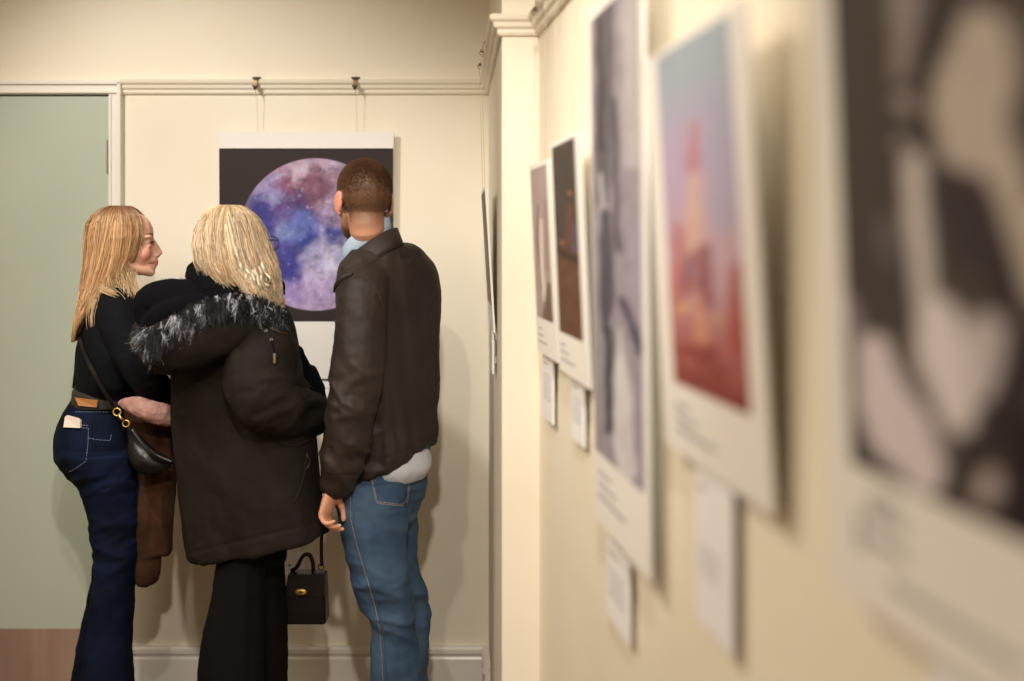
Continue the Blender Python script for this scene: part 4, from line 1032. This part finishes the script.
def cd(co, no):
    px = CX+F*co[:, 0]/co[:, 1]; py = CY-F*(co[:, 2]-EYE)/co[:, 1]
    n = fbm(co[:, 0]*7+co[:, 2]*2, co[:, 1]*5, co[:, 2]*4, 3); n2 = fbm(co[:, 0]*8-co[:, 2]*7, co[:, 1]*5, co[:, 2]*13, 3)
    sl = np.exp(-((py-400)/35)**2)*sst(225, 260, px)*(co[:, 1] < 3.12)
    hl = 546-.24*(px-257)
    d = .009*np.clip(1-np.abs(n)*2.6, -.6, 1)+.013*sl*np.clip(1-np.abs(n2)*3, -.5, 1)
    d -= .003*np.exp(-((py-hl+9)/1.2)**2)
    d += .003*np.exp(-((py-hl)/4)**2)*fbm(co[:, 0]*40, co[:, 1]*40, 1, 2)
    return d+.0012*fbm(co[:, 0]*70, co[:, 1]*70, co[:, 2]*70, 2)
pk = remesh(sh, 'black_parka', M['coat'], wm, .006, 4, cd); T = bvh(pk)
# hood
sh = S().tube([P(141, 341, 3.05), P(154, 345, 3.02), P(172, 345, 2.99), P(196, 338, 2.97), P(220, 330, 2.97), P(243, 322, 2.99), P(264, 322, 3.02), P(280, 327, 3.07)], [.035, .062, .078, .078, .068, .058, .045, .025], k=20, flat=.9)
sh.tube([P(150, 330, 3.07), P(180, 322, 3.06), P(215, 312, 3.06), P(250, 308, 3.06), P(275, 315, 3.08)], [.05, .07, .07, .055, .03], k=18)
remesh(sh, 'hood', M['coat'], wm, .006, 4, folds(.006, 9, 6, 8, seed=12))
sh = S().tube([P(146, 318, 3.04), P(150, 304, 3.05), P(168, 299, 3.05), P(190, 297, 3.05), P(212, 294, 3.06), P(235, 294, 3.07)], [.030, .048, .056, .05, .042, .035], k=20)
sh.tube([P(146, 330, 3.02), P(160, 318, 2.99), P(180, 308, 2.98), P(205, 300, 3.0)], [.02, .035, .03, .02], k=16)
remesh(sh, 'hood_lining', M['velvet'], wm, .005, 4, folds(.003, 9, 6, 8, seed=2))
# fur trim
rim = [P(148, 340, 2.98), P(152, 338, 2.96), P(156, 334, 2.93), P(170, 325, 2.92), P(186, 315, 2.92), P(204, 306, 2.93), P(224, 301, 2.94), P(244, 300, 2.955), P(262, 304, 2.98), P(276, 311, 3.01), P(287, 320, 3.05)]
rp, _ = catmull(rim, [0]*len(rim), 8); paths = []; cols = []
def furtuft(b, d, ln, col_, nn, spread, grav=.35):
    for _ in range(nn):
        dd = (d+Vector(RNG.normal(0, spread, 3))).normalized(); l = ln*RNG.uniform(.6, 1.25); p = Vector(b)+Vector(RNG.normal(0, .003, 3)); out = []
        w = Vector(RNG.normal(0, .006, 3))
        for q in (0, .25, .5, .75, 1.0): out.append(tuple(p+dd*l*q+Vector((0, 0, -1))*grav*l*q*q+w*math.sin(q*4)))
        paths.append(out); cols.append(np.array(col_)*RNG.uniform(.6, 1.5))
for _ in range(560):
    i = RNG.randint(0, len(rp)-1); b = rp[i]; t = (rp[min(i+1, len(rp)-1)]-rp[max(i-1, 0)]).normalized()
    a = RNG.uniform(-1.1, 1.5); dn = Vector((.25, -.35, -.9)); up_ = Vector((-.25, -.3, .8)); out = Vector((0, -1, 0))
    d = (out*math.cos(a)+(dn if a > 0 else up_)*abs(math.sin(a))*1.1)
    lf = i/len(rp); ln = .038*(1-.1*lf)*(1.15 if a > 0 else .4)
    g = RNG.rand(); cc = (.006, .006, .008) if g < .70 else ((.05, .048, .055) if g < .86 else (.5, .5, .54))
    furtuft(b+Vector(RNG.normal(0, .006, 3)), d, ln, cc, 14, .13, .5)
for _ in range(45):
    b = P(149, 338, 2.97)+Vector(RNG.normal(0, .012, 3)); d = Vector((-.7, -.4, RNG.uniform(-.8, .5))); g = RNG.rand()
    furtuft(b, d, .030, (.02, .02, .024) if g < .55 else (.24, .24, .27), 12, .3)
for _ in range(70):   # far rim behind the neck
    x = RNG.uniform(165, 212); b = P(x, 289-(x-165)*.05, 3.12)+Vector(RNG.normal(0, .006, 3)); d = Vector((RNG.normal(0, .5)-.3, -.2, 1)); g = RNG.rand()
    furtuft(b, d, .03, (.02, .02, .022) if g < .5 else (.22, .22, .24), 10, .35)
strands('fur_trim', M['fur'], wm, paths, cols, .0009)
# woolly collar round the neck
sh = S().tube([P(196, 271, 3.14), P(203, 281, 3.07), P(217, 289, 3.03), P(236, 295, 3.01), P(255, 300, 3.03), P(270, 308, 3.08)], [.030, .038, .042, .042, .04, .03], k=18)
sh.tube([P(198, 268, 3.12), P(206, 266, 3.2), P(225, 265, 3.26), P(255, 270, 3.26), P(276, 290, 3.2)], [.026, .03, .03, .03, .03], k=16)
remesh(sh, 'woolly_collar', M['velvet'], wm, .004, 1, lambda co, no: .007*fbm(co[:, 0]*55, co[:, 1]*55, co[:, 2]*55, 3))
# collar tab, drawcord, eyelets, zip
S().tube([P(276, 316, 3.06), P(284, 325, 3.05), P(288, 333, 3.05)], [.014, .014, .010], flat=.5).obj('collar_tab', M['velvet'], wm, True)
o = onpath(T, [(266, 318), (270, 328), (280, 333), (287, 334)], .002, 4)
if len(o) > 2: S().tube(o, .0013, k=6, sub=1).obj('zip', M['bronze'], wm)
for (x, y) in ((255, 316), (260, 324), (266, 331), (271, 340)):
    q = hit(T, x, y, .002) 
    if q: ring(q[0], .0035, 'eyelet', M['steel'], wm, .0014, q[1])
q = onpath(T, [(271, 341), (274, 352), (274, 362)], .004, 4); S().tube(q, .0016, k=6, sub=1).obj('drawcord', M['velvet'], wm)
q = hit(T, 273.5, 359, .006); S().tube([q[0]+Vector((0, 0, .011)), q[0]-Vector((0, 0, .011))], .004, k=8, sub=1).obj('cord_toggle', M['steel'], wm)
q = onpath(T, [(306, 452), (305, 470), (300, 488), (294, 501)], .001, 4); S().tube(q, .0022, k=6, sub=1).obj('pocket_zip', M['shade'], wm)
q = onpath(T, [(306, 455), (309, 462), (306.5, 468)], .004, 3); S().tube(q, .0020, k=6, sub=1).obj('zip_pull', M['steel'], wm)
q = onpath(T, [(272, 438), (284, 444), (298, 446), (310, 440)], .0, 4); S().tube(q, .006, k=8, sub=1, flat=.5).obj('pocket_flap', M['coat'], wm, True)
sh = S().tube([P(298, 376, 3.24), P(307, 376, 3.24), P(311, 388, 3.24), P(315, 402, 3.24)], [.03, .036, .036, .034], k=16); sh.tube([P(292, 352, 3.2), P(298, 368, 3.22), P(304, 385, 3.22)], [.03, .035, .035], k=16)
remesh(sh, 'scarf', M['velvet'], wm, .005, 3, folds(.005, 12, 12, 12, seed=9))
# trousers
sh = S(); rowloft(sh, [(500, 204, 288), (540, 216, 286), (560, 222, 285)], yw, 3.16, .6)
rowloft(sh, [(530, 224, 262, 3.10), (580, 217, 262, 3.10), (620, 209.5, 262, 3.10), (650, 204, 262, 3.1), (681, 200.5, 262, 3.1), (772, 196, 266, 3.1)], 0, None, .8)
rowloft(sh, [(545, 240, 285, 3.2), (580, 240, 284.5, 3.21), (620, 238, 284.5, 3.22), (681, 236, 284.5, 3.22), (764, 232, 286, 3.22)], 0, None, .8)
remesh(sh, 'black_wide_trousers', M['trouser'], wm, .006, 4, folds(.010, 14, 8, 1.2, seed=21))
shoes('black_shoe', M['leather'], wm, feetW)
# small handbag
hb_ = empty('handbag', P(306, 623, 3.27)); tag(hb_, 'small boxy black handbag with gold turn-lock hanging below the parka hem', 'handbag')
D = 3.26
def trap(y, xl, xr, t, b=.004):
    a = P(xl, y, D); c = P(xr, y, D)
    return [a+Vector((b, -t, 0)), c+Vector((-b, -t, 0)), c+Vector((0, -t+b, 0)), c+Vector((0, t-b, 0)), c+Vector((-b, t, 0)), a+Vector((b, t, 0)), a+Vector((0, t-b, 0)), a+Vector((0, -t+b, 0))]
S().rings([trap(571.5, 291, 324, .022), trap(573, 289.5, 326, .026), trap(590, 287.5, 326.6, .032), trap(608, 285, 327.2, .036), trap(619, 284.3, 327.6, .036), trap(620.5, 285.5, 326.5, .033)]).obj('bag_body', M['leather'], hb_)
S().rings([[P(290, 571.5, D)+Vector((0, -.029, 0)), P(325.5, 571.5, D)+Vector((0, -.029, 0)), P(325.5, 571.5, D)+Vector((0, -.025, 0)), P(290, 571.5, D)+Vector((0, -.025, 0))],
           [P(287, 592, D)+Vector((0, -.037, 0)), P(326.4, 592, D)+Vector((0, -.037, 0)), P(326.4, 592, D)+Vector((0, -.032, 0)), P(287, 592, D)+Vector((0, -.032, 0))]]).obj('bag_flap', M['leather'], hb_)
tl = S(); R = []
for k_, o_ in ((1., 0), (1., .003), (.8, .005)):
    R.append([P(303.5, 587.5, D)+Vector((.0165*k_*math.copysign(abs(math.cos(2*PI*j/24))**.7, math.cos(2*PI*j/24)), -.038-o_, .0085*k_*math.copysign(abs(math.sin(2*PI*j/24))**.8, math.sin(2*PI*j/24)))) for j in range(24)])
tl.rings(R).obj('turn_lock', M['gold'], hb_, True)
S().ell(P(303.5, 587.5, D)+Vector((0, -.045, 0)), (.006, .004, .0035)).obj('lock_knob', M['bronze'], hb_, True)
ribbon([P(291, 571, D), P(297, 567, D), P(301, 559, D), P(305, 554.5, D), P(309.5, 555, D), P(312.5, 561, D), P(313.5, 571, D)], .0055, .003, 'top_handle', M['leather'], hb_, (0, -1, 0))
ring(P(321, 567, D), .008, 'strap_ring', M['bronze'], hb_, .002)
ribbon([P(322, 566, D), P(321.5, 556, D), P(321.5, 540, D+.0), P(322, 520, D+.02), P(318, 470, D+.06), P(314, 425, D+.02)], .0048, .002, 'strap', M['leather'], hb_)
# ------------------------------------------------------------------ camera and light
cam = bpy.data.cameras.new('camera'); co = bpy.data.objects.new('camera', cam); col.objects.link(co)
co.location = CAM; co.rotation_euler = (PI/2, 0, 0)
cam.sensor_width = 36; cam.lens = 36*F/1024; cam.shift_y = -(340.5-CY)/1024
cam.clip_start = .02
cam.dof.use_dof = True; cam.dof.focus_distance = 3.22; cam.dof.aperture_fstop = 1.25
bpy.context.scene.camera = co
def spot(name, loc, to, e, ang, blend, size, c, label=None):
    l = bpy.data.lights.new(name, 'SPOT'); l.energy = e; l.spot_size = math.radians(ang); l.spot_blend = blend; l.shadow_soft_size = size; l.color = c
    o = bpy.data.objects.new(name, l); col.objects.link(o); o.location = loc
    o.rotation_euler = (Vector(to)-Vector(loc)).to_track_quat('-Z', 'Y').to_euler()
    # the lamp housing: an open can behind the light, on a stem from the ceiling
    d = (Vector(to)-Vector(loc)).normalized(); L0 = Vector(loc)
    root = empty('ceiling_spotlight', L0-d*.05); tag(root, label, 'spotlight')
    s = S(); u = d.orthogonal().normalized(); w = d.cross(u)
    R = []
    for t, r in ((.0, .05), (-.09, .045), (-.12, .03), (-.118, .028), (-.088, .042), (.0, .047)):
        R.append([L0+d*(t-.01)+u*r*math.cos(2*PI*j/20)+w*r*math.sin(2*PI*j/20) for j in range(20)])
    s.rings(R, cap=False, closed=True); s.obj('lamp_housing', M['shade'], root, True)
    S().tube([L0-d*.1, Vector((L0.x-d.x*.1, L0.y-d.y*.1, ZC+.001))], .008, sub=1).obj('stem', M['shade'], root)
    return o
def area(name, loc, to, e, sx, sy, c):
    l = bpy.data.lights.new(name, 'AREA'); l.shape = 'RECTANGLE'; l.size = sx; l.size_y = sy; l.energy = e; l.color = c
    o = bpy.data.objects.new(name, l); col.objects.link(o); o.location = loc
    o.rotation_euler = (Vector(to)-Vector(loc)).to_track_quat('-Z', 'Y').to_euler(); return o
WARM = (1, .88, .72); WH = (1, .93, .83); COOL = (1, .96, .90)
spot('spot_key', (-1.55, 2.15, 2.72), (-1.0, 3.77, 1.35), 88, 76, .8, .05, COOL, 'ceiling spotlight aimed at the left of the back wall')
spot('spot_left', (-.5, 1.0, 2.72), (-.35, 3.77, .60), 46, 62, .7, .04, WH, 'ceiling spotlight in the middle aimed at the back wall')
spot('spot_fill', (-.05, .2, 2.72), (-.30, 3.77, .40), 138, 50, .7, .05, WH, 'added unseen fill spotlight nearest the camera aimed at the back wall')  # fill added on the camera line, housing included, to lift the wall shadow
spot('spot_wall', (-1.0, 2.2, 2.72), (.25, 1.75, .90), 78, 80, .9, .16, WARM, 'ceiling spotlight aimed at the right wall')
area('area_fill', (-1.8, .6, 2.93), (-1.8, .6, 0), 42, 1.4, 1.4, WARM)  # added soft warm fill under the ceiling, no panel lamp hangs there
w = bpy.data.worlds.new('world'); bpy.context.scene.world = w; w.use_nodes = True
w.node_tree.nodes['Background'].inputs[0].default_value = (1, .85, .7, 1); w.node_tree.nodes['Background'].inputs[1].default_value = .02
sc = bpy.context.scene
sc.view_settings.view_transform = 'Standard'; sc.view_settings.look = 'None'; sc.view_settings.gamma = 1; sc.view_settings.use_curve_mapping = False
sc.view_settings.exposure = 0.18
sc.cycles.use_denoising = True
